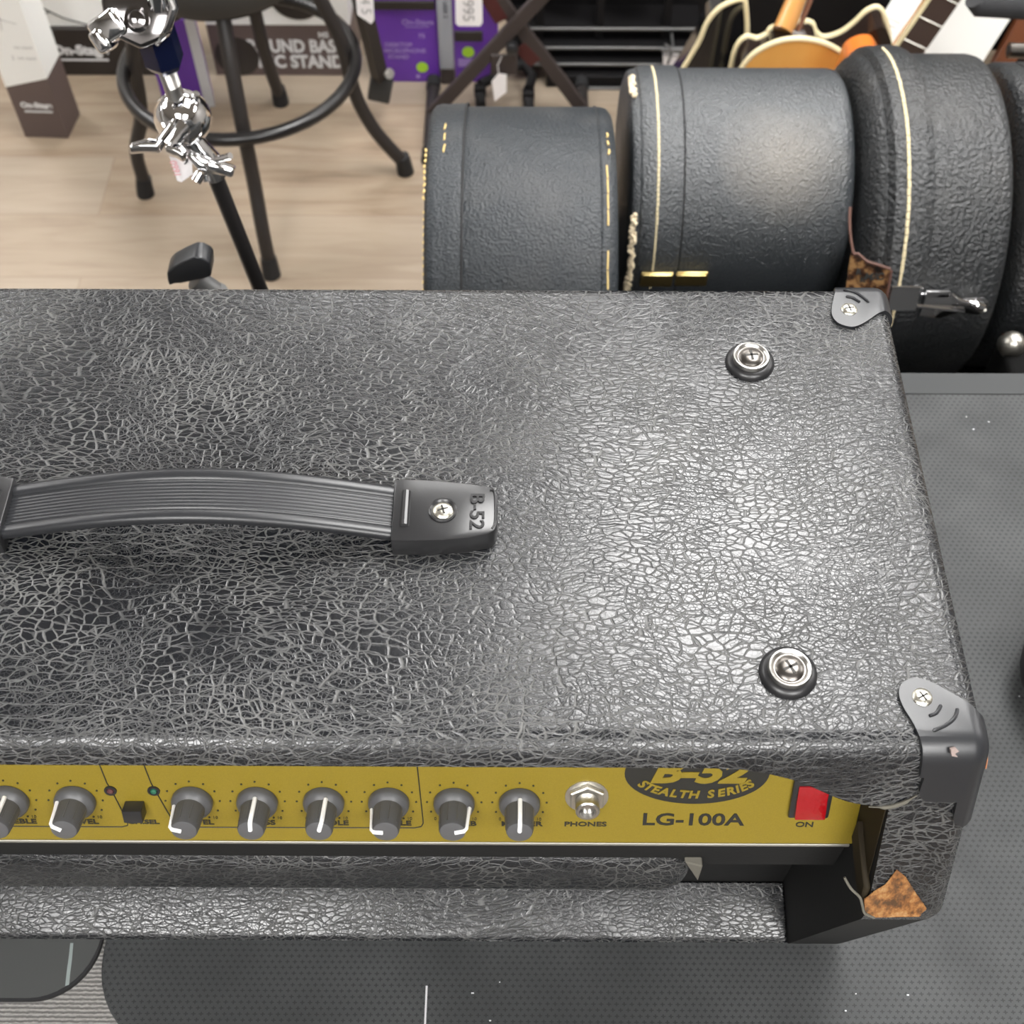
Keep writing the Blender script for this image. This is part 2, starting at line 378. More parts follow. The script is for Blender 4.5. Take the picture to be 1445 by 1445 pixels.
for i, (x, y, sx, sy) in enumerate(PANELS):
    t = thing('ceiling_light', 'recessed fluorescent ceiling panel, out of the picture overhead', 'light', (x, y, ZC), 'ceiling panels')
    b = nb()
    for a in ((x-sx/2-.03, x+sx/2+.03, y-sy/2-.03, y-sy/2), (x-sx/2-.03, x+sx/2+.03, y+sy/2, y+sy/2+.03), (x-sx/2-.03, x-sx/2, y-sy/2, y+sy/2), (x+sx/2, x+sx/2+.03, y-sy/2, y+sy/2)): box(b, *a, ZC-.02, ZC-.001)
    obj('frame', b, M['white'], t)
    b = nb(); box(b, x-sx/2, x+sx/2, y-sy/2, y+sy/2, ZC-.012, ZC-.002); obj('diffuser', b, M['em'], t)

# ------------------------------------------------------------------ the counter and the mats on it
CZ = -.266
t = thing('shop_counter', 'black shop counter with a worn grey ribbed fabric top, under the amplifier', 'counter', (.3, .3, F))
b = nb(); box(b, -1.3, 1.7, -.10, .612, CZ-.03, CZ, .003); obj('counter_top', b, M['carpet'], t, label='grey ribbed fabric top')
b = nb(); box(b, -1.27, 1.67, -.05, .595, F, CZ-.03); obj('counter_body', b, M['counter'], t)
def arc(cx, cy, r, a0, a1, n=10): return [(cx + r*math.cos(R(a0+(a1-a0)*k/n)), cy + r*math.sin(R(a0+(a1-a0)*k/n))) for k in range(n+1)]
t = thing('textured_mat', 'big black rubber mat textured with small crosses, reaching the counter\'s back edge', 'mat', (.3, .4, CZ))
pl = arc(-.18, .187, .05, 180, 270) + [(1.2, .137), (1.2, .618)] + [(-.23, .618)]
b = nb(); prism(b, [(x, y, CZ) for x, y in pl], (0, 0, .0035), .0006, 1); obj('mat_sheet', b, M['rubber'], t)
b = nb(); box(b, .185, 1.2, .598, .618, CZ+.0036, CZ+.0042); obj('edge_band', b, M['band'], t, label='smooth band along the mat\'s back edge')
random.seed(3); b = nb()
box(b, -.0485, -.0475, .139, .172, CZ+.0035, CZ+.0037)
for _ in range(26):
    x = random.uniform(-.2, .42); y = random.uniform(.14, .58); r = random.uniform(.0003, .0007); box(b, x, x+r*random.uniform(1,2.4), y, y+r, CZ+.0035, CZ+.0038)
obj('dust_flecks', b, M['palegrey'], t, label='pale dust flecks and a chalky scratch')['kind'] = 'stuff'
t = thing('smooth_mat', 'smooth grey rubber mat with a rounded black corner, under the amplifier\'s front left', 'mat', (-.4, .3, CZ))
pl = [(-.70, .163)] + arc(-.266, .197, .034, 270, 360) + [(-.232, .50), (-.70, .50)]
b = nb(); prism(b, [(x, y, CZ) for x, y in pl], (0, 0, .0032)); obj('mat_edge', b, M['darkrub'], t, label='black mat edge')
pl2 = [(-.70, .1645)] + arc(-.267, .1985, .034, 270, 360) + [(-.233, .499), (-.70, .499)]
b = nb(); prism(b, [(x, y, CZ+.0032) for x, y in pl2], (0, 0, .0004)); obj('mat_face', b, M['smoothrub'], t)
b = nb(); prism(b, [(x, y, CZ+.0036) for x, y in [(-.2495,.194),(-.2478,.194),(-.2468,.186),(-.2462,.178),(-.2455,.1715),(-.2475,.1708),(-.2482,.178),(-.2488,.187)]], (0,0,.0002)); obj('chalk_mark', b, M['chalk'], t, label='pale blue-white chalky line')

# ------------------------------------------------------------------ the amplifier
amp = thing('guitar_amplifier', 'black creased-vinyl guitar amplifier with a gold control panel, large in the foreground', 'amplifier', (-.133, .30, CZ+.0042))
XL, XR, XI = -.452, .186, .151
def shell(off=0, xr=XR, bev=.008):
    P = [(.449+off, off), (.199-off, off), (.1590-off*1.3, -.088), (.193-off, -.254-off), (.449+off, -.254-off)]
    b = nb(); prism(b, [(XL-off, y, z) for y, z in P], (xr+off-(XL-off), 0, 0), bev, 5); return b
cx = (XL+XR)/2
lip = [(.0, -.0105), (.0671, -.0105), (.0903, -.0112), (.1049, -.0143), (.1146, -.0175), (.1222, -.0212), (.1300, -.0250), (.1380, -.0275), (XI, -.0292)]
lp = [(p.x, p.z) for p in smooth([(x, 0, z) for x, z in lip], 3)]
op = lp + [(XI, -.2495)]
op = op + [(2*cx - x, z) for x, z in reversed(op)]
cut = nb(); prism(cut, [(x, .10, z) for x, z in op], (0, .125, 0))
b = boolean(shell(), cut, 'DIFFERENCE')
b.normal_update()
for f in b.faces:
    c_ = f.calc_center_median()
    if f.normal.z < -.12 and f.normal.y < .3 and c_.y < .24: f.material_index = 1  # down-facing faces blackened: the undercut's shade is put into the colour
    elif abs(f.normal.x) > .95 and XL+.02 < c_.x < XR-.02 and c_.y < .24: f.material_index = 1
obj('cabinet_shell', b, [M['tolex'], M['blackmat']], amp, angle=50)
b = nb(); box(b, -.417, XI-.0006, .2235, .2248, -.2490, -.0125); obj('inner_back_board', b, M['blackmat'], amp)
b = nb(); prism(b, [(XI-.0004, y, z) for y, z in [(.186,-.032),(.212,-.032),(.200,-.075),(.1855,-.085),(.1665,-.085)]], (-.0004, 0, 0)); obj('cheek_lining', b, [M['brownin']], amp, label='dark brown painted inner side')
b = nb(); prism(b, [(-.4165, y, z) for y, z in [(.2228,-.2378),(.1945,-.2468),(.1932,-.2490),(.1932,-.2525),(.2228,-.2525)]], (XI+.4160, 0, 0), .0008, 1); obj('bottom_rail', b, M['tolex'], amp, label='sloping bottom rail in creased vinyl')
# rubber feet
for x in (-.40, .135):
    for y in (.225, .42):
        b = nb(); lathe(b, [(.013, CZ+.0042), (.013, CZ+.005), (.012, -.2535), (0, -.2535)], (x, y, 0), (0,0,1), 20); obj('foot', b, M['darkrub'], amp)
# front: black strip under the panel, padded rail, baffle
tl = R(22); PO = Vector((0, .1925, -.085)); UV = Vector((0, math.sin(tl), math.cos(tl))); NV = Vector((0, -math.cos(tl), math.sin(tl)))
def pp(u, v, n=0): return PO + Vector((u, 0, 0)) + UV*v + NV*n
PMX = mat3((0,0,0), (1,0,0), UV)
def pm(u, v, n=0): m = PMX.copy(); m.translation = pp(u, v, n); return m
b = nb(); prism(b, [pp(-.416, -.0028, 0), pp(XI-.001, -.0028, 0), pp(XI-.001, .054, 0), pp(-.416, .054, 0)], NV*-.0016); panel = obj('control_panel', b, M['gold'], amp, label='gold control panel')
b = nb(); prism(b, [pp(-.416, -.0045, .0006), pp(XI-.002, -.0045, .0006), pp(XI-.002, -.0029, .0006), pp(-.416, -.0029, .0006)], NV*-.004, .0003, 1); obj('panel_edge', b, M['dull'], amp, label='bare silver lower edge of the panel')
b = nb(); box(b, -.416, XI-.0015, .1935, .198, -.122, -.0905); obj('lower_strip', b, M['blackmat'], amp)
b = nb(); box(b, -.354, .0855, .1888, .2225, -.158, -.1095, .0145, 6); obj('padded_rail', b, M['tolex'], amp, label='rounded rail wrapped in creased black vinyl')
b = nb(); prism(b, [(.0785,.1912,-.1125),(.0868,.1890,-.1125),(.0870,.1888,-.1330)], (0,.006,0), .0006, 1); obj('rail_fold', b, M['dustline'], amp, label='dusty folded vinyl corner on the rail\'s end')
b = nb(); box(b, -.354, .0855, .2185, .2225, -.236, -.150); obj('baffle', b, M['blackmat'], amp)
# worn spots
PSL = (.199-.1590)/.088
def fp(x, z, n=0): return Vector((x, .199 + PSL*z, z)) + Vector((0, -1, PSL)).normalized()*n   # slanted front of a cheek
tear = [(.1596,-.0608),(.1642,-.0650),(.1690,-.0722),(.1762,-.0822),(.1745,-.0848),(.1655,-.0862),(.1545,-.0868),(.1500,-.0840),(.1485,-.0772),(.1525,-.0722),(.1561,-.0690)]
b = nb(); prism(b, [fp(x, z, .0002) for x, z in tear], Vector((0,-1,PSL)).normalized()*.0006, .0002, 1)
prism(b, [Vector((.152,.1585,-.0865)), Vector((.1745,.1585,-.0848)), Vector((.170,.1612,-.0915)), Vector((.162,.1620,-.0945)), Vector((.155,.1616,-.0935))], (0,.004,.001), .0005, 1)
obj('torn_patch', b, M['particle'], amp, label='torn patch showing orange-brown particle board')
b = nb()
tube(b, smooth([fp(.1390,-.0668,-.001), fp(.1420,-.0712,.0005), fp(.1462,-.0752,.0012), fp(.1482,-.0800,.0012), fp(.1500,-.0845,.0010), fp(.1545,-.0872,.0008)], 4), .0006, 6)
obj('vinyl_flap_edge', b, M['dustline'], amp, label='curled pale edge of the torn vinyl')
b = nb(); prism(b, [(XI-.0002, .1945, -.066), (XI-.0002, .1665, -.0715), (XI-.0002, .1635, -.082), (XI-.0002, .173, -.0835), (XI-.0002, .192, -.079)], (-.003, 0, 0), .0008, 1); obj('loose_vinyl', b, M['brownin'], amp, label='loose dusty vinyl hanging inside the cheek')
b = nb(); tube(b, smooth([fp(.1428,-.0293,-.0004), fp(.1500,-.0286,.0006), fp(.1560,-.0262,.0008), fp(.1606,-.0225,.0008)], 5), [.0003]*4+[.0009]*8+[.0004]*4, 6); obj('dusty_seam', b, M['dustline'], amp, label='dusty frayed seam under the lip')

# panel lettering, ticks and lines
KN = [(-.2193, 10, 'TREBLE'), (-.1904, -58, 'LEVEL'), (-.1396, -75, 'LEVEL'), (-.1114, 4, 'BASS'), (-.0826, 16, 'MIDDLE'), (-.0544, -88, 'TREBLE'), (-.0261, 78, 'REVERB'), (.0022, 2, 'MASTER')]
KV = .0222
b = nb()
for u, a, s in KN:
    text(b, s, .0040, pm(u + .001, .0088, .0001), .0002, .00013, sx=1.25)
    for q in range(11):
        th = R(-150 + 30*q); r = .0118
        p = pp(u + r*math.sin(th), KV + r*math.cos(th), .0001); lathe(b, [(.00050, -.0001), (.00050, .00015)], p, NV, 8)
    text(b, '0', .0024, pm(u - .0085, .0118, .0001), .0002); text(b, '10', .0024, pm(u + .0085, .0118, .0001), .0002)
text(b, 'PHONES', .0038, pm(.0312, .0088, .0001), .0002, .00011, sx=1.3)
text(b, 'CH.SEL', .0036, pm(-.1632, .0088, .0001), .0002, .00013, sx=1.25)
text(b, 'ON', .0044, pm(.1274, .0092, .0001), .0002, .00008, sx=1.15)
text(b, 'LG-100A', .0103, pm(.0781, .0118, .0001), .0002, .00022, sx=1.17)
obj('panel_lettering', b, M['ink'], panel, label='black printed words and dots')
def pline(pts, wd=.00028):
    b = nb(); q = [pp(u, v, .0001) for u, v in pts]; tube(b, q, wd, 6, flat=1); obj('panel_line', b, M['ink'], panel, label='thin black printed line')
pline([(-.1768,.0500),(-.1750,.0330),(-.1735,.0270),(-.1700,.0090),(-.1705,.0066),(-.1730,.0057),(-.30,.0057)])
pline([(-.1580,.0500),(-.1560,.0330),(-.1545,.0270),(-.1500,.0092),(-.1488,.0066),(-.1465,.0057),(-.0440,.0060),(-.0410,.0068),(-.0400,.0092),(-.0415,.0500)])
# badge
b = nb(); n = 56; bu, bv = .0776, .0405
prism(b, [pp(bu + .0308*math.cos(2*math.pi*k/n), bv + .0183*math.sin(2*math.pi*k/n), .0001) for k in range(n)], NV*.0003); badge = obj('badge', b, M['ink'], amp, label='black oval badge')
b = nb(); text(b, 'B-52', .0185, pm(bu + .0002, bv + .0008, .0006), .0003, .0008, .28, sx=1.16)
word = 'STEALTH SERIES'
wd = [1.0,.95,1,1.05,.9,.95,1.05,.55,1,1,1,.55,1,1]; tot = sum(wd); acc = 0
for ch, q in zip(word, wd):
    f = (acc + q/2)/tot; acc += q
    th = R(-156 + 132*f); eu, ev = .0262, .0126
    p = pp(bu + eu*math.cos(th), bv + ev*math.sin(th), .0006); tg = Vector((1,0,0))*(-eu*math.sin(th)) + UV*(ev*math.cos(th))
    if ch != ' ':
        mm = mat3((0,0,0), tg, UV if True else UV); mm.translation = p; text(b, ch, .0062, mm, .0003, .00022, .15, sx=1.02)
obj('badge_lettering', b, M['gold'], badge, label='gold raised lettering')
# knobs
for u, a, s in KN:
    b = nb(); o = pp(u, KV)
    lathe(b, [(.0089,.0003),(.0089,.0022),(.0084,.0034),(.0070,.0046),(.0064,.0052),(.0058,.0160),(.0054,.0170),(.0044,.0174),(0,.0174)], o, NV, 36)
    for q in range(9):   # shallow grip flats
        th = R(40*q + a + 20); d = Vector((1,0,0))*math.sin(th) + UV*math.cos(th)
        tube(b, [o + d*.0060 + NV*.0062, o + d*.0056 + NV*.0150], .0005, 5)
    kb = obj('control_knob', b, M['knob'], amp)
    th = R(a); d = Vector((1,0,0))*math.sin(th) + UV*math.cos(th); s2 = NV.cross(d)
    b = nb()
    P = [o + d*.00685 + NV*.0048, o + d*.0063 + NV*.0100, o + d*.0058 + NV*.0163, o + d*.0050 + NV*.0173, o + d*.0010 + NV*.0175]
    tube(b, P, .00098, 8); obj('pointer_line', b, M['white'], kb, label='white pointer line')
# channel button, lamps, socket, switch
b = nb(); m = pm(-.1648, .0185); box(b, -.0042, .0042, -.0036, .0036, 0, .0065, .0005, 2, m); obj('channel_button', b, M['plastic'], amp)
for u, mm in ((-.1742, 'led'), (-.1555, 'ledg')):
    b = nb(); lathe(b, [(.0027,0),(.0027,.0006),(.0017,.0007),(.0017,.0003)], pp(u, .0283), NV, 20); lm = obj('indicator_lamp', b, M['blackring'], amp)
    b = nb(); lathe(b, [(.0016,.0003),(.0013,.0010),(.0006,.0013),(0,.0014)], pp(u, .0283), NV, 16); obj('lens', b, M[mm], lm, label='dull pink lens' if mm == 'led' else 'dull green lens')
b = nb(); lathe(b, [(.0094,0),(.0094,.0005),(.0086,.0007)], pp(.0312, .0262), NV, 28); lathe(b, [(.0080,.0006),(.0083,.0010),(.0083,.0026),(.0076,.0031),(.0056,.0031)], pp(.0312, .0262), NV, 6)
jk = obj('headphone_socket', b, M['nickel'], amp, angle=25, label='silver hex-nut socket')
b = nb(); lathe(b, [(.0050,.003),(.0052,.0035),(.0052,.0088),(.0046,.0093),(.0036,.0093),(.0034,.0068),(0,.0068)], pp(.0312, .0262), NV, 28); obj('socket_barrel', b, M['steel'], jk)
m = pm(.1278, .0268)
b = nb(); box(b, -.0088, .0088, -.0115, .0115, 0, .0022, .0008, 2, m); sw = obj('power_switch', b, M['plastic'], amp, label='black switch bezel')
b = nb(); prism(b, [m @ Vector(q) for q in [(-.0066,-.0098,.0020),(-.0066,.0085,.0020),(-.0066,.0085,.0030),(-.0066,.0005,.0034),(-.0066,-.0098,.0048)]], Vector((.0132,0,0)), .0005, 2)
obj('rocker', b, M['red'], sw, label='translucent red rocker')
# cup washers with cross-head screws
def cross_screw(b, o, ax, r, h, rot=0, up=(0,1,0)):
    a, u, v = basis(ax, up)
    lathe(b, [(r, 0), (r*.98, h*.35), (r*.8, h*.75), (r*.45, h*.97), (0, h)], o, ax, 24)
    u2 = u*math.cos(rot) + v*math.sin(rot); v2 = a.cross(u2)
    mm = Matrix(((u2.x,v2.x,a.x,o[0]),(u2.y,v2.y,a.y,o[1]),(u2.z,v2.z,a.z,o[2]),(0,0,0,1)))
    for q in ((r*.55, r*.14), (r*.14, r*.55)): box(b, -q[0], q[0], -q[1], q[1], h*.55, h*1.02, r*.05, 1, mm, mi=1)
for x, y, rot in ((.1120, .3968, .1), (.1103, .2308, .45)):
    b = nb(); lathe(b, [(.0118,0),(.0116,.0012),(.0104,.0026),(.0092,.0030),(.0078,.0034)], (x,y,0), (0,0,1), 36); cw = obj('cup_washer', b, M['blackring'], amp, label='black cup washer')
    b = nb(); lathe(b, [(.0088,.0026),(.0088,.0046),(.0084,.0053),(.0078,.0054),(.0071,.0050),(.0064,.0040)], (x,y,0), (0,0,1), 36); obj('steel_ring', b, M['steel'], cw)
    b = nb(); lathe(b, [(.0066,.0036),(.0066,.0041)], (x,y,0), (0,0,1), 28); cross_screw(b, (x,y,.0038), (0,0,1), .0060, .0022, rot); obj('screw', b, [M['dsteel'], M['recess']], cw)
# corner protectors
def protector(top, other, screw, grooves, rot):
    leaf = nb(); prism(leaf, [(x, y, -.012) for x, y in top], (0, 0, .02))
    for pts, ext in other:
        l2 = nb(); prism(l2, pts, ext); leaf = boolean(leaf, l2, 'UNION')
    c = nb(); box(c, .145, .20, .14, .47, -.06, .02)
    sol = boolean(shell(.0016, XR, .0085), c, 'INTERSECT')
    pr = boolean(sol, leaf, 'INTERSECT')
    o = obj('corner_protector', pr, M['shelltop'], amp, angle=40, label='black plastic corner protector')
    b = nb(); cross_screw(b, screw, (0,0,1), .0041, .0018, rot); obj('screw', b, [M['screw'], M['recess']], o)
    b = nb()
    for g in grooves:
        q = smooth([(x, y, .0017) for x, y in g], 6); tube(b, q, [.0003] + [.00075]*(len(q)-2) + [.0003], 8)
    obj('raised_rib', b, M['shelltop'], o)
    return o
tf = [(p.x, p.y) for p in smooth([(.1590,.1990,0),(.1567,.2080,0),(.1540,.2150,0),(.1531,.2205,0),(.1545,.2250,0),(.1580,.2276,0),(.1625,.2281,0),(.1681,.2258,0),(.1800,.2175,0),(.1840,.2140,0)], 4)] + [(.196,.2100), (.196,.176), (.1598,.176), (.1596,.1923)]
front = [([(.1598,.145,.012),(.196,.145,.012),(.196,.145,-.0372),(.1815,.145,-.0368),(.1778,.145,-.0345),(.1770,.145,-.0315),(.1768,.145,-.0240),(.1640,.145,-.0236),(.1616,.145,-.0215),(.1608,.145,-.0190),(.1618,.145,-.0090)], (0,.062,0)),
         ([(.1815,.2120,.012),(.1815,.145,.012),(.1815,.145,-.0372),(.1815,.196,-.0372),(.1815,.205,-.0180)], (.02,0,0))]
fpro = protector(tf, front, (.1621, .2196, .0012), [[(.1632,.2115),(.1664,.2128),(.1690,.2163)], [(.1636,.2052),(.1690,.2075),(.1732,.2108),(.1752,.2148)]], .5)
tb = [(.1595,.47)] + [(p.x, p.y) for p in smooth([(.1612,.4520,0),(.1590,.4420,0),(.1560,.4320,0),(.1556,.4260,0),(.1580,.4213,0),(.1640,.4190,0),(.1700,.4215,0),(.1780,.4278,0),(.1825,.4305,0)], 4)] + [(.196,.4290), (.196,.47)]
back = [([(.1815,.4295,.012),(.1815,.47,.012),(.1815,.47,-.035),(.1815,.452,-.035),(.1815,.440,-.02)], (.02,0,0)), ([(.161,.444,.012),(.196,.444,.012),(.196,.444,-.035),(.18,.444,-.033),(.166,.444,-.022)], (0,.02,0))]
protector(tb, back, (.1644, .4306, .0012), [[(.1640,.4393),(.1672,.4383),(.1705,.4353)], [(.1636,.4440),(.1695,.4418),(.1750,.4352)]], .2)
b = nb(); prism(b, [(.1690,.1985,0.0006),(.1712,.1990,.0006),(.1722,.1978,.0002),(.1706,.1970,-.0002),(.1716,.1958,-.0006),(.1694,.1962,-.0006)], (0,-.0012,.0012)); 
obj('rub_mark', b, M['rub'], fpro, label='small bare rubbed spot')
b = nb(); prism(b, [(.1874,.2010,-.0095),(.1874,.1985,-.0110),(.1874,.1962,-.0145),(.1874,.1970,-.0150),(.1874,.1992,-.0120)], (.0003,0,0)); obj('scrape_mark', b, M['copper'], fpro, label='thin orange scrape')
# carrying handle
prof = []
def strap_section(wd):
    hw = wd/2; P = []
    P += [(-hw, .0000), (-hw-.0006, .0018), (-hw, .0036), (-hw+.0018, .0044), (-hw+.0045, .0040), (-hw+.0056, .0031)]
    n = 9
    for k in range(n):
        x = -hw+.0062 + (wd-.0124)*k/(n-1); P += [(x-.0005, .0029), (x, .0033), (x+.0005, .0029)]
    P += [(hw-.0056, .0031), (hw-.0045, .0040), (hw-.0018, .0044), (hw, .0036), (hw+.0006, .0018), (hw, .0000)]
    return P
b = nb(); rings = []; N = 40
for k in range(N+1):
    f = k/N; x = -.0500 + (-.2210+.0500)*f
    z = .0052 + .0145*math.sin(math.pi*f)**1.0; yc = .3030 - .0008*math.sin(math.pi*f)
    rings.append([b.verts.new((x, yc - p, z + q)) for p, q in strap_section(.0262)])
for A, B in zip(rings, rings[1:]):
    for i in range(len(A)): j = (i+1) % len(A); b.faces.new((A[i], A[j], B[j], B[i]))
b.faces.new(rings[0]); b.faces.new(rings[-1][::-1])
obj('handle_strap', b, M['shelltop'], amp, angle=60, label='ribbed black handle strap')
def end_cap(flip):
    X = lambda x: x if not flip else -.272 - x
    pl = [(-.0528,.3184),(-.0400,.3183),(-.0312,.3176),(-.0200,.3163),(-.0115,.3148),(-.0090,.3132),(-.0078,.3090),(-.0078,.2950),(-.0090,.2915),(-.0118,.2897),(-.0200,.2877),(-.0310,.2865),(-.0420,.2862),(-.0528,.2862)]
    b = nb(); prism(b, [(X(x), y, 0) for x, y in pl], (0, 0, .0120), .0009, 2)
    c = obj('handle_end_cap', b, M['plastic'], amp, angle=30, label='glossy black handle end cap')
    b = nb(); sx, sy = X(-.0312), .3016
    lathe(b, [(.0062,.0118),(.0062,.0127),(.0055,.0131),(.0047,.0126),(.0044,.0122)], (sx, sy, 0), (0,0,1), 30)
    tube(b, smooth([(X(-.0473), .3112, .0122), (X(-.0473), .2935, .0122)], 4), .0019, 10, flat=1)
    tube(b, smooth([(X(-.0111),.3125,.0121),(X(-.0091),.3105,.0121),(X(-.0088),.2965,.0121),(X(-.0100),.2925,.0121)], 5), .0005, 8)
    text(b, 'B-52', .0088, mat3((X(-.0168), .3012, .0123), (0,-1,0), (1,0,0)), .0007, .0001, sx=1.15)
    obj('cap_embossing', b, M['plastic'], c)
    b = nb(); cross_screw(b, (sx, sy, .0116), (0,0,1), .0044, .0018, .3); obj('screw', b, [M['screw'], M['recess']], c)
end_cap(False); end_cap(True)

# ------------------------------------------------------------------ drum cases on a bench behind the counter
def bench():
    t = thing('display_bench', 'low black bench carrying the drum cases behind the counter', 'bench', (.42, .96, F))
    b = nb(); box(b, -.05, .95, .70, 1.24, -.69, -.6605, .003); obj('bench_top', b, M['shade'], t)
    for x in (-.02, .92):
        for y in (.73, 1.21): b = nb(); box(b, x-.02, x+.02, y-.02, y+.02, F, -.69); obj('leg', b, M['shade'], t)
bench()
t = thing('riser_block', 'black padded block under the middle drum case', 'block', (.22, 1.04, -.660))
b = nb(); box(b, .16, .29, .98, 1.10, -.660, -.5785, .004, 2); obj('block', b, M['shade'], t)
def ring_stitch(b, x, cy, cz, r, a0, a1, n, rad=.0008, duty=.7, dx=0):
    for k in range(n):
        s = a0 + (a1-a0)*k/n; e = s + (a1-a0)/n*duty
        tube(b, [(x + dx*random.uniform(-1,1), cy - r*math.cos(R(q)), cz + r*math.sin(R(q))) for q in (s, (s+e)/2, e)], rad, 5)
def case(label, cy, cz, r, body, lid, mat, stitches, smat, k=1.0):
    body = [q*k for q in body]; r *= k; lid = [(q*k, x*k) for q, x in lid]
    t = thing('drum_case', label, 'drum case', (sum(body)/2, cy, cz - r))
    b = nb(); lathe(b, [(q, x) for q, x in body_prof(body, r)], (0, cy, cz), (1,0,0), 96); obj('case_body', b, mat, t)
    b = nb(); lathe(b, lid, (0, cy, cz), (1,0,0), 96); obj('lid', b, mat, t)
    for a in stitches:
        b = nb(); ring_stitch(b, a[0]*k, cy, cz, a[1]*k, *a[2:]); obj('stitching', b, smat, t, label='pale thread stitching')
    return t
def body_prof(body, r):
    x0, x1 = body
    return [(0, x0), (r-.004, x0), (r-.001, x0+.002), (r, x0+.006), (r, x1-.010), (r-.0015, x1-.004), (r-.006, x1), (r-.012, x1+.0005), (0, x1)]
random.seed(11)
# smallest looking: left of the row
KA, KB, KC = 1.0195, .952, 1.02
c1y, c1z = .894*KA, .45 - .901*KA - .006
c1 = case('black leatherette drum case with yellow stitching, leftmost of the row behind the amplifier', c1y, c1z, .1775, (-.075, .0885),
     [(0,-.082),(.10,-.083),(.166,-.082),(.1745,-.081),(.1785,-.0775),(.1800,-.072),(.1795,-.066),(.1800,-.062),(.1805,-.052),(.1798,-.0480),(.1770,-.0475)], M['lid1'],
     [(-.0655, .1798, 88, 104, 3, .0009, .6, .001), (-.0818, .1755, 72, 92, 9, .0011, .5, .0006), (-.0815, .1752, 25, 70, 20, .0006, .35, .0003), (.0795, .1777, 64, 84, 4, .0008, .92, .0003), (.0790, .1777, 46, 57, 2, .0008, .95, .0003), (.0815,.1777,88,100,3,.0010,.5,.0006)], M['ystitch'], KA)
b = nb(); tube(b, [(-.0478*KA, c1y - .1806*KA*math.cos(R(q)), c1z + .1806*KA*math.sin(R(q))) for q in range(-30, 150, 4)], .0011, 6); obj('lid_seam', b, M['darkrub'], c1)
b = nb(); tube(b, [(.0745*KA, c1y - .1774*KA*math.cos(R(q)), c1z + .1774*KA*math.sin(R(q))) for q in range(-30, 150, 4)], .0012, 6); obj('end_seam', b, M['lid1'], c1)
# middle
c2y, c2z = 1.093*KB, .45 - .948*KB
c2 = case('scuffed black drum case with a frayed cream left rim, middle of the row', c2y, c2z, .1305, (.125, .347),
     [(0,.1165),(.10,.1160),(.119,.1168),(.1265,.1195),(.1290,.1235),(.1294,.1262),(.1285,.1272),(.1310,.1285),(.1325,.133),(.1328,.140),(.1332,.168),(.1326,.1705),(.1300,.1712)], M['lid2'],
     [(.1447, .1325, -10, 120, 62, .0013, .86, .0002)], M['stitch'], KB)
random.seed(5)
for a0, a1 in ((-12, 31), (88, 107)):
    b = nb()
    for k in range(int((a1-a0)*1.6)):
        q = R(a0 + k/1.6); rr = (.129 + random.uniform(-.002, .0022))*KB; xx = .1198*KB + random.uniform(-.0012, .0030)
        p0 = Vector((xx, c2y - rr*math.cos(q), c2z + rr*math.sin(q))); lathe(b, [(0,-.003),(.0022,-.0015),(.0027,0),(.0020,.0016),(0,.003)], p0, (random.uniform(-.4,.4), random.uniform(-1,1), random.uniform(-1,1)), 7)
    obj('frayed_rim', b, M['frayed'], c2, label='frayed cream card showing through the worn rim')
b = nb(); tube(b, [(.1718*KB, c2y - .1308*KB*math.cos(R(q)), c2z + .1308*KB*math.sin(R(q))) for q in range(-30, 150, 4)], .0010, 6); obj('lid_seam', b, M['darkrub'], c2)
def cylm(cy, cz, r, x, ang):
    """frame on a case's skin: X along the case, Y up round it, Z outward"""
    a = R(ang); n = Vector((0, -math.cos(a), math.sin(a))); m = mat3((0,0,0), (1,0,0), Vector((0, math.sin(a), math.cos(a)))); m.translation = Vector((x, cy, cz)) + n*r; return m
m = cylm(c2y, c2z, .1318*KB, .150*KB, -2.5); b = nb(); box(b, -.0165, .0165, -.010, .010, 0, .004, .0015, 2, m); box(b, -.0155, .0155, .005, .010, .003, .0065, .0015, 2, m)
lt = obj('latch', b, M['brass'], c2, label='tarnished brass latch')
m = cylm(c2y, c2z, .1312*KB, .187*KB, -2.5); b = nb(); box(b, -.0165, .0165, -.010, .010, 0, .0035, .0015, 2, m); box(b, -.0165, .0145, .004, .009, .003, .006, .0012, 2, m); obj('catch_plate', b, M['brass'], lt)
# right
c3y, c3z = 1.005*KC, .45 - .9125*KC
c3 = case('coarse-grained black drum case with a rounded lid and chrome latch, right of the middle case', c3y, c3z, .1675, (.350, .463),
     [(0,.326),(.08,.3265),(.125,.329),(.150,.3325),(.1615,.3375),(.1655,.3415),(.1668,.3440),(.1664,.3455),(.1690,.3470),(.1735,.3505),(.1748,.356),(.1748,.361),(.1742,.3632),(.1752,.366),(.1757,.374),(.1750,.382),(.1728,.3872),(.1680,.3885)], M['lid3'],
     [(.3622, .1748, 8, 115, 46, .0017, .9, .0003)], M['stitch'], KC)
m = cylm(c3y, c3z, .170*KC, .400*KC, 15); b = nb()
prism(b, [m @ Vector(q) for q in [(-.012,-.011,.0005),(-.010,.013,.0005),(.012,.013,.0005),(.024,.008,.0005),(.046,.010,.0005),(.052,.005,.0005),(.052,-.006,.0005),(.045,-.010,.0005),(.026,-.007,.0005),(.008,-.014,.0005)]], (m.to_3x3() @ Vector((0,0,.0030))), .0008, 2)
lt3 = obj('latch', b, M['chrome'], c3, label='chrome draw latch')
b = nb(); box(b, -.012, .012, .0105, .0175, .0005, .0055, .0012, 2, m)
pts = smooth([(.013,.014,.004),(.022,.008,.006),(.034,.006,.008),(.046,.003,.010)], 4); tube(b, [m @ p for p in pts], [.0025]*4+[.003]*5+[.0045]*4, 10)
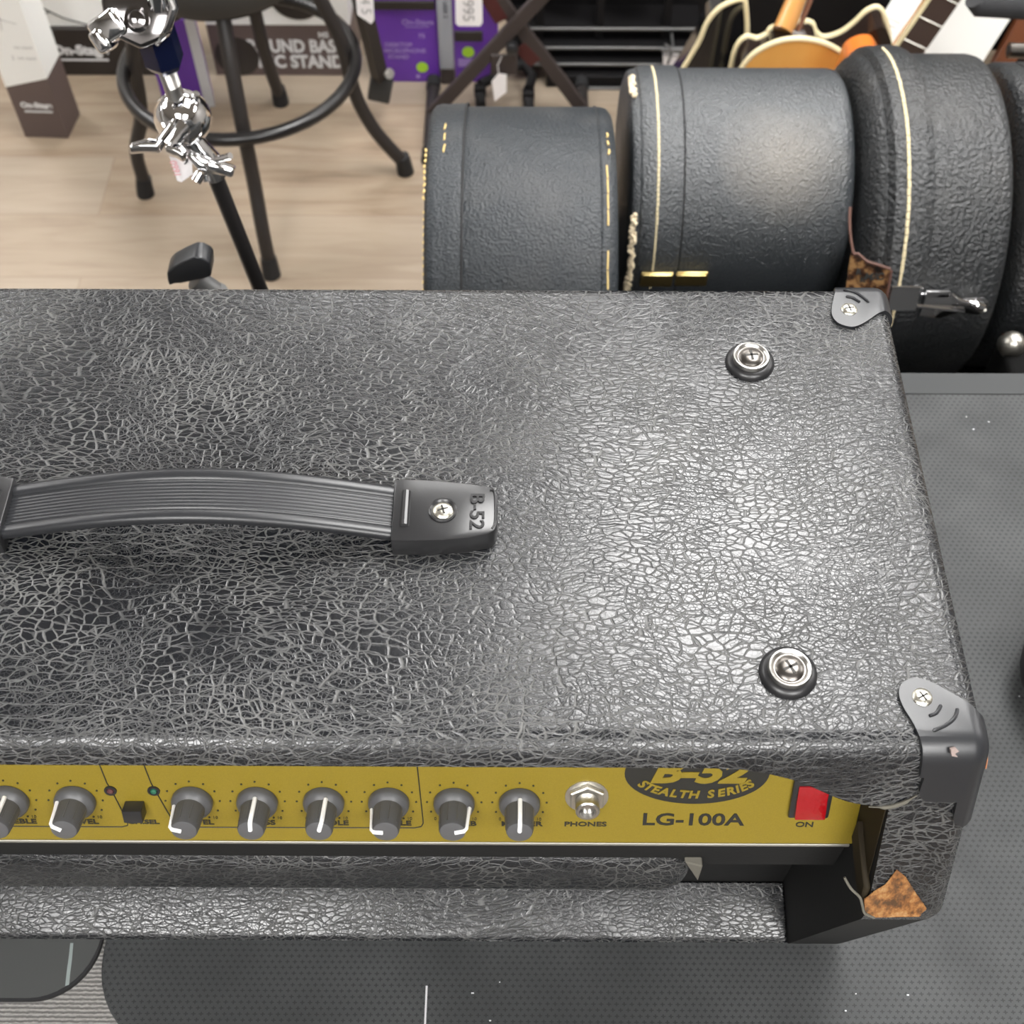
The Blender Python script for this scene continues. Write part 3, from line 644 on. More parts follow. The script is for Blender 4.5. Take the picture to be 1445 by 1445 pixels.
tube(b, [m @ Vector(q) for q in ((-.018,.0005,.003),(.008,-.002,.0045),(.030,-.004,.005))], .0022, 8)
for q in ((-.0145,.0125),(.004,-.009),(.021,-.001)): lathe(b, [(.0022,.003),(.0016,.0045),(0,.005)], m @ Vector((q[0],q[1],0)), m.to_3x3() @ Vector((0,0,1)), 12)
obj('latch_lever', b, M['chrome'], lt3)
m = cylm(c3y, c3z, .1745*KC, .370*KC, 18); b = nb(); box(b, -.016, .013, -.013, .012, .0003, .0020, .0008, 1, m); box(b, -.016, .014, .0115, .0145, .0005, .0035, .0008, 1, m); obj('catch_plate', b, M['chrome'], lt3)
# worn leather label at the foot of the lid
def label_r(x): return KC*(.1678 + .0092*min(1, max(0, (x/KC-.338)/.011)) if x > .337*KC else .160 + .0078*(x/KC-.320)/.017)
b = nb(); rings = []
cols = [(.3165,31.5),(.3185,31.8),(.3225,31.5),(.3310,29.3),(.3405,28.6),(.3505,27.9)]; cols = [(x*KC, a) for x, a in cols]
for x, atop in cols:
    rr = label_r(x)
    rings.append([b.verts.new((x, c3y - rr*math.cos(R(q)), c3z + rr*math.sin(R(q)))) for q in [atop - (atop-8)*k/7 for k in range(8)]])
for A, B in zip(rings, rings[1:]):
    for i in range(7): b.faces.new((A[i], A[i+1], B[i+1], B[i]))
bmesh.ops.solidify(b, geom=list(b.faces), thickness=.0012)
lb = obj('leather_label', b, M['labelface'], c3, label='worn tan and brown leather label')
b = nb(); tube(b, smooth([(.3150*KC, c3y - .150*KC*math.cos(R(47)), c3z + .150*KC*math.sin(R(47))), (.3145*KC, c3y - .154*KC*math.cos(R(40)), c3z + .154*KC*math.sin(R(40)))] + [(x, c3y - (label_r(x)+.001)*math.cos(R(a)), c3z + (label_r(x)+.001)*math.sin(R(a))) for x, a in cols[1:]], 4), .0014, 8); 
tube(b, [(.3515*KC, c3y - .1775*KC*math.cos(R(a)), c3z + .1775*KC*math.sin(R(a))) for a in (27.5, 22, 15, 8)], .0013, 8); obj('label_border', b, M['leatherlabel'], lb, label='curled red-brown leather edge')
b = nb(); text(b, 'M/C', .0095, cylm(c3y, c3z, .1785*KC, .3425, 25.6), .0006, .0003, .1, sx=1.1); text(b, 'R', .0085, cylm(c3y, c3z, .1690*KC, .3300, 26.0), .0006, .0003); text(b, 'K', .0075, cylm(c3y, c3z, .1705*KC, .3345, 23.6), .0006, .0003)
obj('label_lettering', b, M['ink'], lb)
# far right
c4 = case('black drum case cut off by the picture\'s right edge', 1.048, -.497, .158, (.500, .72),
     [(0,.488),(.12,.488),(.150,.490),(.157,.494),(.1595,.499),(.1597,.530),(.158,.532)], M['lid3'], [(.512, .1597, 60, 120, 20, .0008, .6, .0002)], M['darkrub'], KC)
t = thing('hardware_trunk', 'low black trunk with a domed nickel stud, behind the counter edge at right', 'trunk', (.65, .77, -.660))
b = nb(); box(b, .482, .90, .67, .850, -.660, -.470, .006, 3); obj('trunk_body', b, M['deep'], t)
b = nb(); lathe(b, [(.0125,0),(.0135,.002),(.0128,.009),(.0095,.015),(.004,.0185),(0,.019)], (.4905, .836, -.472), (-.1,-.45,1), 28); obj('corner_stud', b, M['nickel'], t, label='domed nickel stud')

# ------------------------------------------------------------------ stool
sx, sy = -.482, 1.858
t = thing('bar_stool', 'round black stool with a foot ring and four splayed legs, left of the drum cases', 'stool', (sx, sy, F))
b = nb(); lathe(b, [(0,-.700),(.135,-.700),(.150,-.694),(.158,-.68),(.162,-.655),(.158,-.63),(.14,-.618),(0,-.612)], (sx+.0, sy-.006, 0), (0,0,1), 56); obj('seat', b, M['cloth'], t)
b = nb(); lathe(b, [(0,-.714),(.13,-.714),(.13,-.7005),(0,-.7005)], (sx, sy, 0), (0,0,1), 40); obj('seat_plate', b, M['matte'], t)
for k, (fx, fy) in enumerate(((-.7085, 1.842), (-.2185, 1.907), (-.4445, 1.628), (-.482, 2.115))):
    d = Vector((fx - sx, fy - sy, 0)); L = d.length; d.normalize(); o = Vector((sx, sy, 0))
    P = smooth([o + d*.118 + Vector((0,0,-.712)), o + d*.150 + Vector((0,0,-.77)), o + d*.178 + Vector((0,0,-.86)), o + d*.186 + Vector((0,0,-.93)), o + d*.196 + Vector((0,0,-.99)), o + d*.222 + Vector((0,0,-1.06)), o + d*(L-.002) + Vector((0,0,-1.135))], 5)
    b = nb(); tube(b, P, .0125, 14); lg = obj('leg', b, M['matte'], t)
    b = nb(); q = o + d*L; tube(b, [q + Vector((0,0,-1.122)) - d*.003, q + Vector((0,0,-1.14)), q + Vector((0,0,F+.0005)) + d*.002], [.0145,.0155,.0165], 16); obj('rubber_foot', b, M['darkrub'], lg)
b = nb(); tube(b, [(sx + .2*math.cos(2*math.pi*k/64), sy + .2*math.sin(2*math.pi*k/64), -.885) for k in range(64)], .0115, 14, closed=True); obj('foot_ring', b, M['hard'], t)

# ------------------------------------------------------------------ cymbal stand in chrome, just behind the amplifier
def Y8(x, y, Y=.8):   # a point of the stand's own plane, from its measured outline
    f = 1750.; p = R(55.5); yw = R(.3)
    fw = Vector((-math.sin(yw)*math.cos(p), math.cos(yw)*math.cos(p), -math.sin(p))); rt = Vector((math.cos(yw), math.sin(yw), 0)); up = rt.cross(fw)
    d = fw + rt*((x-722.5)/f) - up*((y-722.5)/f); return Vector((0,0,.45)) + d*(Y/d.y)
t = thing('cymbal_stand', 'chrome-jointed cymbal stand with black tube, rising behind the amplifier\'s left', 'stand', (-.225, .8, F))
A, B_ = Y8(300, 240), Y8(366, 405); dirn = (B_ - A).normalized(); foot = A + dirn*((F+.25 - A.z)/dirn.z)
b = nb(); tube(b, [Y8(297, 238), A, foot], .0068, 16); obj('lower_tube', b, M['hard'], t, label='glossy black tube')
b = nb()
for k in range(3):
    a = R(90 + 120*k); e = Vector((foot.x + .22*math.cos(a), foot.y + .12*math.sin(a) + (.02), F + .009)); tube(b, smooth([foot + Vector((0,0,.02)), foot + (e-foot)*.5 + Vector((0,0,.02)), e], 5), .008, 10)
obj('tripod_base', b, M['hard'], t)
b = nb(); c0 = Y8(258, 166)
lathe(b, [(0,-.0215),(.009,-.0205),(.0155,-.016),(.0200,-.0085),(.0212,-.002),(.0202,-.0012),(.0202,.0012),(.0212,.002),(.0200,.0085),(.0155,.016),(.009,.0205),(0,.0215)], c0, (.78,-.25,.50), 40)
tube(b, [c0 + Vector((.010,0,.012)), c0 + Vector((.016,-.002,.024))], .0028, 10)
ball = obj('tilter_ball', b, M['chrome'], t, label='round chrome tilter joint')
b = nb(); P = [Y8(254,178,.785), Y8(232,208,.765)]
tube(b, [P[0] + Vector((0,0,.0)), P[0]*.7 + P[1]*.3, P[1]], [.0100,.0082,.0086], 16)
wn = P[1]; 
def wing(b, o, d, a, ln, th):
    d = V(d).normalized(); a = V(a); a = (a - d*a.dot(d)).normalized(); n = d.cross(a)
    for s in (-1, 1):
        pts = [o + a*s*.003, o + a*s*ln*.45 + d*.003, o + a*s*ln + d*.009]
        rr = [.0055, .0075, .0062]
        t2 = nb(); tube(t2, pts, rr, 14); t2.transform(Matrix.Translation(o) @ Matrix.Identity(4) @ Matrix.Translation(-o)); merge(b, t2)
b2 = nb(); dd = (P[1]-P[0]).normalized(); aa = (Y8(262,214,.765) - Y8(198,204,.765)).normalized(); nn = dd.cross(aa).normalized()
for s, L in ((-1, .0225), (1, .0195)):
    prism(b2, [wn + aa*s*.002 - dd*.003, wn + aa*s*L*.6 - dd*.0035, wn + aa*s*L + dd*.004, wn + aa*s*L*.95 + dd*.009, wn + aa*s*L*.6 + dd*.006, wn + aa*s*.002 + dd*.004], nn*.0105, .0018, 3)
b2.transform(Matrix.Translation(-nn*.005)); merge(b, b2)
obj('tilter_wing_nut', b, M['chrome'], t, label='chrome wing nut')
# lower clamp
b = nb(); cl = Y8(300, 240)
tube(b, [Y8(262,190), Y8(276,208), Y8(296,230), Y8(304,248)], [.010,.0105,.011,.0095], 18)
tube(b, [Y8(268,216,.79), Y8(284,232,.785), Y8(318,240,.785)], [.004,.0055,.0048], 12)
m = mat3(Y8(312,236,.788), (1,-.1,-.35), (.25,.5,.8)); box(b, -.011, .011, -.004, .004, -.008, .010, .0025, 3, m)
tube(b, [Y8(306,225,.785), Y8(325,220,.78)], .0028, 10); tube(b, [Y8(283,244,.78), Y8(276,256,.775)], .0045, 12); tube(b, [Y8(290,246,.785), Y8(292,256,.782)], .0038, 12)
obj('clamp', b, M['chrome'], t, label='chrome tube clamp with small screws')
b = nb(); tube(b, [Y8(233,92), Y8(245,128), Y8(252,146)], [.0062,.0068,.0075], 18)
for k in range(16):
    f = k/16; q = Y8(233 + 10*f, 94 + 26*f); lathe(b, [(.0064,0),(.0069,.0006),(.0064,.0012)], q, (Y8(252,146)-Y8(233,92)), 16)
obj('threaded_rod', b, M['steel'], t, label='threaded steel rod')
b = nb(); lathe(b, [(.0135,-.020),(.0150,-.017),(.0150,.012),(.0120,.017),(.006,.0185),(.006,.0225),(0,.0225)], Y8(226,66), (Y8(235,96)-Y8(222,56)), 6); obj('sleeve', b, M['navy'], t, angle=20, label='dark blue-black six-sided sleeve')
b = nb(); c1_ = Y8(196, 30, .79)
a_, u_, v_ = basis((.15,-.75,.65), (.7,.3,-.4))
prism(b, [c1_ + u_*(q[0]) + v_*(q[1]) for q in [(-.026,.010),(-.020,-.012),(.004,-.019),(.022,-.008),(.027,.012),(.012,.024),(-.014,.022)]], a_*.009, .003, 3)
lathe(b, [(.0088,.009),(.0088,.0115),(.0062,.0125),(.006,.0112),(.0035,.0118),(0,.0125)], c1_, a_, 28)
tl_ = obj('toothed_tilter', b, M['chrome_darkened'], t, label='chrome tilter plate with a round nut, coloured dark for what it reflects')  # the dark surroundings it mirrors are put into the metal's colour
b = nb(); tube(b, [Y8(222,62,.782), Y8(238,35,.78), Y8(246,10,.785), Y8(236,-16,.79)], [.002,.0028,.003,.003], 10)
tube(b, [Y8(205,52,.782), Y8(222,56,.78), Y8(238,44,.78)], [.002,.0035,.002], 10)
tube(b, [Y8(226,30,.795), Y8(222,-10,.80), Y8(214,-60,.80)], .010, 16); obj('upper_rod', b, M['chrome'], tl_)
b = nb(); wq = Y8(158, 36, .785); m = mat3(wq, (.75,.1,.45), (-.35,.4,.75)); box(b, -.014, .012, -.010, .010, -.010, .010, .004, 3, m); box(b, -.016, -.004, -.013, .004, -.006, .013, .004, 3, m)
tube(b, [wq + Vector((.006,0,.002)), Y8(180, 30, .79)], .0065, 14); obj('upper_wing_nut', b, M['chrome'], t, label='bright chrome wing nut')
# hanging tag
tg = thing('price_tag', 'white paper tag marked with faded red, hanging on the cymbal stand\'s clamp', 'tag', Y8(255, 232, .79))
def card(name, pts, th, par, mat): b = nb(); q = [V(p) for p in pts]; n = (q[1]-q[0]).cross(q[2]-q[0]).normalized(); prism(b, q, n*th); return obj(name, b, mat, par)
card('card', [Y8(237,214,.79), Y8(246,206,.79), Y8(270,226,.785), Y8(272,246,.785), Y8(256,257,.785), Y8(250,255,.785)], .0006, tg, M['tagw'])
b = nb(); mm = mat3(Y8(247,238,.7835), Y8(252,250,.7835)-Y8(243,222,.7835), Y8(270,226,.7835)-Y8(246,235,.7835)); text(b, '0991', .008, mm, .0003); obj('red_digits', b, M['tagred'], tg)
b = nb(); mm = mat3(Y8(260,227,.7832), (1,0,-.2), (.2,.3,1)); text(b, "'9", .010, mm, .0003); obj('ink_digits', b, M['ink'], tg)
# black wing knob on a second stand
t = thing('stand_post', 'black plastic wing knob on a stand post, peeking over the amplifier\'s back edge', 'stand', (-.250, .70, F))
b = nb(); tube(b, [(-.240,.70,-.262), (-.236,.70,F+.01)], .011, 16); lathe(b, [(.09,0),(.085,.01),(.02,.022)], (-.236,.70,F), (0,0,1), 28); obj('post', b, M['greybar'], t)
b = nb(); kc = Y8(268, 386, .70); ka, kb_ = (Y8(297,374,.70)-Y8(238,396,.70)).normalized(), None
prism(b, [Y8(x, y, .690) for x, y in [(235,386),(243,378),(258,370),(274,363),(283,364),(293,369),(297,374),(298,391),(286,395),(270,398),(256,401),(248,401),(238,404),(236,396)]], (0,.018,0), .0022, 3)
obj('wing_knob', b, M['shelltop'], t, angle=50)
b = nb(); tube(b, [Y8(276,394,.70), (-.240,.70,-.262)], .009, 12); obj('knob_shaft', b, M['greybar'], t)

# ------------------------------------------------------------------ cartons and stands on the floor
def P(x, y, Y): return Y8(x, y, Y)
def carton(t, o, ex, ey, h0, h1, name, mat, sub=None):
    o = V(o); ex = V(ex); ey = V(ey); b = nb()
    prism(b, [o + Vector((0,0,h0)), o + ex + Vector((0,0,h0)), o + ex + ey + Vector((0,0,h0)), o + ey + Vector((0,0,h0))], (0,0,h1-h0), .0008, 1)
    return obj(name, b, mat, t)
ex, ey = Vector((.0865,-.004,0)), Vector((.008,.075,0)); o = Vector((-.979, 2.009, F+.001))
t = thing('tall_carton', 'tall narrow carton, white above and brown below with white brand lettering, left edge', 'carton', o)
for nm_, mt_, lo, hi in (('brown_base', 'kraft', None, (.116,.138)), ('white_upper', 'carton', (.116,.138), (.62,.62))):
    b = nb(); cs = [o, o+ex, o+ex+ey, o+ey]; zl = [0]*4 if lo is None else [lo[0],lo[1],lo[1],lo[0]]; zh = [hi[0],hi[1],hi[1],hi[0]]
    vv = [b.verts.new(c_ + Vector((0,0,z_))) for c_, z_ in zip(cs, zl)] + [b.verts.new(c_ + Vector((0,0,z_))) for c_, z_ in zip(cs, zh)]
    for q in ((0,1,2,3),(4,5,6,7),(0,1,5,4),(1,2,6,5),(2,3,7,6),(3,0,4,7)): b.faces.new([vv[i] for i in q])
    obj(nm_, b, M[mt_], t)
b = nb(); nx = ex.normalized(); nz = Vector((0,0,1)); fo = o + Vector((0,-.0008,0))
text(b, 'On-Stage', .0165, mat3(fo + ex*.53 + nz*.076, nx, nz), .0004, .0009, .1); prism(b, [fo + ex*.22 + nz*.060, fo + ex*.86 + nz*.060, fo + ex*.86 + nz*.064, fo + ex*.22 + nz*.064], (0,-.0004,0)); obj('brand_print', b, M['print_'], t, label='white brand lettering, underlined')
b = nb()
for cx_, cz_ in ((.45, .262), (.45, .345), (.40, .42)):
    c_ = fo + ex*cx_ + nz*cz_
    for dx, dz in ((.028,-.008),(-.014,.004),(-.004,-.022),(-.006,.040)): tube(b, [c_, c_ + nx*dx + nz*dz], .0006, 5)
    lathe(b, [(.0025,0),(.002,.0006)], c_, (0,-1,0), 10)
for cz_ in (.205, .182): text(b, 'mic stand', .009, mat3(fo + ex*.72 + nz*cz_, nx, nz), .0003)
text(b, '2', .011, mat3(fo + ex*.42 + nz*.182, nx, nz), .0003)
obj('line_drawings', b, M['greyprint'], t, label='small line drawings of microphone stands')
b = nb(); so = o + ex + Vector((.0008,0,0)); text(b, 'STAND', .042, mat3(so + ey*.5 + nz*.42, nz*-1, ey.normalized()), .0004, .0008); obj('side_print', b, M['greyprint'], t, label='dark lettering down the side')

t = thing('black_carton', 'low black carton with white brand lettering, behind the tall white carton', 'carton', (-.85, 2.25, F))
b = nb(); box(b, -.985, -.715, 2.205, 2.33, F+.001, F+.108, .0008, 1); obj('box', b, M['blackcarton'], t)
b = nb(); text(b, 'On-Stage', .030, mat3((-.893, 2.2042, F+.060), (1,0,0), (0,0,1)), .0004, .0016); box(b, -.949, -.840, 2.2038, 2.2048, F+.036, F+.040); obj('brand_print', b, M['print_'], t, label='white brand lettering, underlined')
t = thing('white_carton', 'plain white carton standing on the black carton, beside the tall carton', 'carton', (-.85, 2.27, F+.109))
b = nb(); box(b, -.985, -.765, 2.215, 2.33, F+.1085, F+.50, .0008, 1, Matrix.Identity(4)); obj('box', b, M['carton'], t)
b = nb(); tube(b, [(-.945,2.2145,F+.150),(-.91,2.2145,F+.128),(-.865,2.2145,F+.112)], .0016, 6); tube(b, [(-.93,2.2145,F+.141),(-.945,2.2145,F+.137)], .0012, 6); obj('stand_drawing', b, M['ink'], t, label='printed black stand leg')
b = nb(); box(b, -.984, -.905, 2.2143, 2.2150, F+.17, F+.49); obj('grey_panel', b, M['palegrey'], t, label='pale grey printed panel')

t = thing('purple_carton', 'slim purple carton with a grey side, standing behind the chrome stand', 'carton', (-.67, 2.10, F))
o = Vector((-.712, 2.088, F+.001)); ex, ey = Vector((.097, .018, 0)), Vector((-.012, .05, 0))
carton(t, o, ex, ey, 0, .20, 'box', M['purple'])
b = nb(); q = o + ex*.80 - ey.normalized()*.0006; prism(b, [q, o + ex - ey.normalized()*.0006, o + ex - ey.normalized()*.0006 + Vector((0,0,.199)), q + Vector((0,0,.199))], ey*-.01); obj('grey_edge', b, M['palegrey'], t, label='pale grey edge strip')

t = thing('microphone_stand_carton', 'wide dark brown and white carton printed with white capital letters, behind the stool', 'carton', (-.47, 2.3, F))
o = Vector((-.625, 2.207, F+.001)); b = nb(); box(b, -.625, -.335, 2.207, 2.38, F+.001, F+.118, .0008, 1); obj('dark_band', b, M['kraft'], t, label='dark brown lower band')
b = nb(); box(b, -.625, -.335, 2.207, 2.38, F+.118, F+.44, .0008, 1); obj('white_upper', b, M['carton'], t)
b = nb(); fz = F+.001; text(b, 'ROUND BASE', .040, mat3((-.452, 2.2062, fz+.068), (1,0,0), (0,0,1)), .0004, .0016, sx=.80); text(b, 'MIC STAND', .040, mat3((-.446, 2.2062, fz+.032), (1,0,0), (0,0,1)), .0004, .0016, sx=.84); text(b, 'MS', .017, mat3((-.392, 2.2062, fz+.095), (1,0,0), (0,0,1)), .0004, .0006)
obj('lettering', b, M['print_'], t, label='bold white capital letters')
b = nb(); lathe(b, [(.045,0),(.045,.0005)], (-.575, 2.2064, fz+.045), (0,-1,0), 32); obj('round_base_print', b, M['blackcarton'], t, label='printed dark disc')
b = nb(); lathe(b, [(.055,0),(.055,.0005)], (-.435, 2.2064, fz+.185), (0,-1,0), 36); obj('round_base_print', b, M['blackcarton'], t, label='printed dark discs')

def purple_box(label, x0, x1, h, seed):
    t = thing('printed_carton', label, 'carton', ((x0+x1)/2, 2.23, F))
    b = nb(); box(b, x0, x1, 2.187, 2.255, F+.001, F+h, .0008, 1); obj('box', b, M['purple'], t); return t
t = purple_box('purple carton with white print and a low green dot, left of the clear plastic sleeve', -.292, -.160, .215, 1); y = 2.1862
b = nb(); 
for s, sz, x, z in (('On-Stage', .017, -.198, .139), ('75', .014, -.192, .108), ('DESKTOP', .013, -.240, .088), ('MICROPHONE', .013, -.228, .074), ('STAND', .013, -.242, .060)): text(b, s, sz, mat3((x, y, F+z), (1,0,0), (0,0,1)), .0004, .0003)
box(b, -.224, -.176, y-.0002, y+.0004, F+.128, F+.1295)
for x in (-.205, -.174): box(b, x-.004, x+.004, y-.0002, y+.0004, F+.010, F+.018)
obj('white_print', b, M['lpurple'], t, label='pale printed words')
b = nb(); lathe(b, [(.012,0),(.012,.0005)], (-.195, y+.0004, F+.036), (0,-1,0), 28); obj('green_dot', b, M['green'], t, label='round green printed dot')
b = nb(); box(b, -.29, -.162, 2.180, 2.186, F+.170, F+.188, .001, 1); obj('dark_window', b, M['blackcarton'], t, label='black strip across the carton')
t = purple_box('purple carton with a high green dot, right of the clear plastic sleeve', -.128, -.040, .215, 2)
b = nb(); lathe(b, [(.0125,0),(.0125,.0005)], (-.100, y+.0004, F+.072), (0,-1,0), 28); obj('green_dot', b, M['green'], t, label='round green printed dot')
b = nb(); box(b, -.121, -.078, y-.0002, y+.0004, F+.038, F+.056); obj('pale_print', b, M['lpurple'], t, label='faint block of small print')
b = nb(); box(b, -.126, -.070, 2.180, 2.186, F+.100, F+.122, .001, 1); obj('dark_window', b, M['blackcarton'], t, label='black strip across the carton')
t = thing('plastic_sleeve', 'cloudy clear plastic sleeve with faint blue lettering, between two purple cartons', 'packaging', (-.145, 2.22, F))
b = nb(); box(b, -.1585, -.1295, 2.175, 2.215, F+.038, F+.235, .004, 3); obj('sleeve', b, M['clear'], t)
b = nb(); box(b, -.1575, -.1305, 2.178, 2.212, F+.001, F+.038, .002, 1); obj('sleeve_base', b, M['brownblack'], t, label='dark brown lower end')
b = nb(); text(b, 'USER 2', .012, mat3((-.142, 2.1744, F+.175), (0,0,-1), (1,0,0)), .0004); obj('blue_print', b, M['navy'], t)

# keyboard stand with crossed flat legs
t = thing('keyboard_stand', 'brown-black folding stand with crossed flat legs, behind the leftmost drum case', 'stand', (-.02, 2.08, F))
def bar(b, p, q, w_, th):
    p, q = V(p), V(q); a = (q-p).normalized(); n = Vector((0,1,0)); u = a.cross(n).normalized()
    prism(b, [p + u*w_/2, p - u*w_/2, q - u*w_/2, q + u*w_/2], n*th, .002, 1)
zf = F + .016
for k, (xa, xb, yy) in enumerate(((-.172, .085, 2.055), (.131, -.082, 2.075))):
    s = (zf + .30 - zf); b = nb()
    top = Vector((xb, yy, -.835)); bar(b, (xa, yy, zf), top, .026, .014)
    lg = obj('cross_leg', b, M['brownblack'], t)
    b = nb(); tube(b, [(xa, 1.93, F+.013), (xa, 2.165, F+.013)], .0125, 14); obj('floor_tube', b, M['matte'], lg)
    for yq in (1.925, 2.145): b = nb(); tube(b, [(xa, yq, F+.0145), (xa, yq+.03, F+.0145)], .0142, 14); obj('end_cap', b, M['darkrub'], lg)
b = nb(); bar(b, (.003,2.0745,-.999), (.035,2.0745,-1.036), .027, .002); bar(b, (-.030,2.0745,-.945), (-.072,2.0745,-.868), .027, .002); obj('maroon_sleeve', b, M['maroon'], t, label='maroon painted stretch of the rear leg')
b = nb(); lathe(b, [(.012,0),(.012,.012),(.006,.016),(0,.016)], (-.0105, 2.055, -.985), (0,-1,0), 20); obj('pivot_bolt', b, M['plastic'], t)
b = nb(); m = mat3((-.030, 2.053, -1.025), (1,0,0), (0,0,1)); box(b, -.022, .030, -.022, .024, -.004, .002, .002, 1, m); obj('pivot_plate', b, M['brownblack'], t)
# tags hanging
def hang_tag(label, pts, string, group=None, Y=None, marks=None):
    t = thing('price_tag', label, 'tag', P(*pts[0]))
    card('card', [P(*p) for p in pts], .0008, t, M['tagw'])
    b = nb(); tube(b, [P(*p) for p in string], .0007, 5); obj('string', b, M['tagw'], t)
    if marks:
        b = nb(); text(b, marks[0], marks[1], mat3(P(*marks[2]), (0,0,-1), (1,0,0)), .0004, 0); obj('handwriting', b, M['greyprint'], t)
hang_tag('small blank pinkish tag hanging from the folding stand', [(694,115,2.04),(703,104,2.04),(715,105,2.04),(715,130,2.04),(698,143,2.04)], [(704,104,2.04),(702,92,2.045),(708,80,2.05)])
hang_tag('white price tag with handwritten digits, above the clear plastic sleeve', [(642,-30,2.03),(680,-30,2.03),(681,32,2.03),(677,37,2.03),(647,37,2.03),(643,33,2.03)], [(660,-29,2.03),(668,-50,2.06)], marks=('3995', .030, (660, 10, 2.028)))
hang_tag('white price tag with clipped corner, beside the stool\'s right leg', [(500,-30,1.88),(526,-30,1.88),(528,28,1.88),(524,34,1.88),(504,21,1.88)], [(513,-29,1.88),(503,-46,1.915)], marks=('1 4 5', .024, (515, 2, 1.878)))
# black stand leg with rubber foot
t = thing('tripod_stand', 'black square-tubed stand leg with rubber foot, right of the stool', 'stand', P(536, 138, 2.07))
b = nb(); pa, pb = P(500, -40, 1.93), P(536, 108, 2.05); tube(b, [pa + Vector((-.02,-.04,.25)), pa, pb], .017, 4); obj('leg', b, M['matte'], t, angle=20)
b = nb(); m = mat3(P(537, 122, 2.06), (1,0,-.25), (.3,.3,1)); box(b, -.022, .022, -.026, .026, -.018, .018, .004, 2, m); obj('rubber_foot', b, M['cloth'], t, label='dark grey rubber foot')
b = nb(); lathe(b, [(.004,0),(.003,.003),(0,.004)], P(546, 104, 2.03), (0,-1,.5), 14); lathe(b, [(.010,-.006),(.010,0)], P(549, 104, 2.036), (0,-1,.5), 16); obj('clamp_screw', b, M['nickel'], t, label='small bright screw')
# dark shop fixture with rails and casters
t = thing('display_rack', 'black wheeled rack with grey horizontal rails, far behind the drum cases', 'rack', (.15, 2.35, F))
b = nb(); box(b, -.02, 1.15, 2.30, 2.36, F+.002, F+1.25); obj('back_panel', b, M['shade'], t)
for px0, px1, py, yy in ((803,990,137,2.155),(795,990,124,2.165),(788,990,111,2.175),(722,990,90,2.185),(735,990,67,2.20),(722,990,40,2.22)):
    q0, q1 = P(px0, py, yy), P(px1, py, yy); z = q0.z
    b = nb(); box(b, q0.x, q1.x, yy, 2.30, z-.010, z+.003, .002, 1); rb = obj('shelf', b, M['shade'], t)
    b = nb(); box(b, q0.x+.004, q1.x-.004, yy-.004, yy, z-.0025, z+.0035, .001, 1); obj('rail', b, M['greybar'], rb, label='grey metal rail')
for x in (.045,.165,.30):
    b = nb(); box(b, x-.007, x+.007, 2.225, 2.24, F+.02, F+1.0); obj('upright', b, M['shade'], t)
b = nb(); box(b, .06, .345, 2.17, 2.29, F+.002, F+.028, .002, 1); obj('base', b, M['shade'], t)
t = thing('caster_base', 'black castered base behind the folding stand\'s crossed legs', 'base', (0, 2.15, F))
for x, yy in ((.022, 2.085), (-.075, 2.10)):
    b = nb(); lathe(b, [(.004,-.010),(.019,-.009),(.021,-.006),(.021,.006),(.019,.009),(.004,.010)], (x, yy, F+.0215), (1,.15,0), 24); box(b, x-.012, x+.012, yy, yy+.02, F+.025, F+.050, .003, 1); obj('caster', b, M['shade'], t)
b = nb(); tube(b, [(.022,2.10,F+.048),(.030,2.14,F+.05),(.012,2.165,F+.06)], .010, 10); tube(b, [(-.075,2.115,F+.048),(-.03,2.15,F+.05),(.012,2.165,F+.06)], .010, 10); obj('caster_arm', b, M['shade'], t)
for lab, (x, z, w_, h_) in (('added blue-grey form standing in for a vague reflection at the dark rack, nearer the folding stand', (.105, .285, .085, .20)), ('added blue-grey form standing in for a vague reflection at the dark rack, nearer the black guitar', (.235, .285, .09, .20))):
    t = thing('reflection_shape', lab, 'reflection', (x, 2.255, F+z))  # added solid form in the colour of a vague bluish reflection
    b = nb(); n = 10; rings = []
    for k in range(n+1):
        f = k/n; wd = w_/2*(1 - .25*(1-f)**2); rings.append([b.verts.new((x + wd*math.cos(2*math.pi*q/16) + .006*math.sin(5*f+q), 2.248 + (.018+.006*math.sin(3*f))*math.sin(2*math.pi*q/16), F + z - h_/2 + h_*f)) for q in range(16)])
    for A_, B2 in zip(rings, rings[1:]):
        for q in range(16): b.faces.new((A_[q], A_[(q+1)%16], B2[(q+1)%16], B2[q]))
    b.faces.new(rings[0][::-1]); b.faces.new(rings[-1]); obj('shape_body', b, M['bluegrey'], t)
    b = nb(); tube(b, [(x, 2.25, F+z+h_/2-.005), (x, 2.285, F+z+h_/2+.05)], .004, 8); obj('strap', b, M['shade'], t)
t = thing('hanging_pack', 'small white and steel hanging pack beside the black guitar', 'packaging', P(948, 92, 2.17))
b = nb(); prism(b, [P(936,78,2.17), P(960,80,2.17), P(962,104,2.17), P(936,104,2.17)], (0,.012,0), .001, 1); obj('pack', b, M['tagw'], t)
b = nb(); tube(b, [P(934,70,2.17), P(985,70,2.17)], .006, 10); h0, h1 = P(970,76,2.17), P(988,62,2.17); box(b, h0.x, h1.x, 2.16, 2.18, h0.z, h1.z, .001, 1); hp = P(950,70,2.17); tube(b, [hp, (hp.x, 2.305, hp.z+.004)], .003, 8); tube(b, [P(938,62,2.165),P(946,66,2.165),P(947,78,2.165),P(942,90,2.165)], .0022, 8); obj('hook', b, M['greybar'], t)

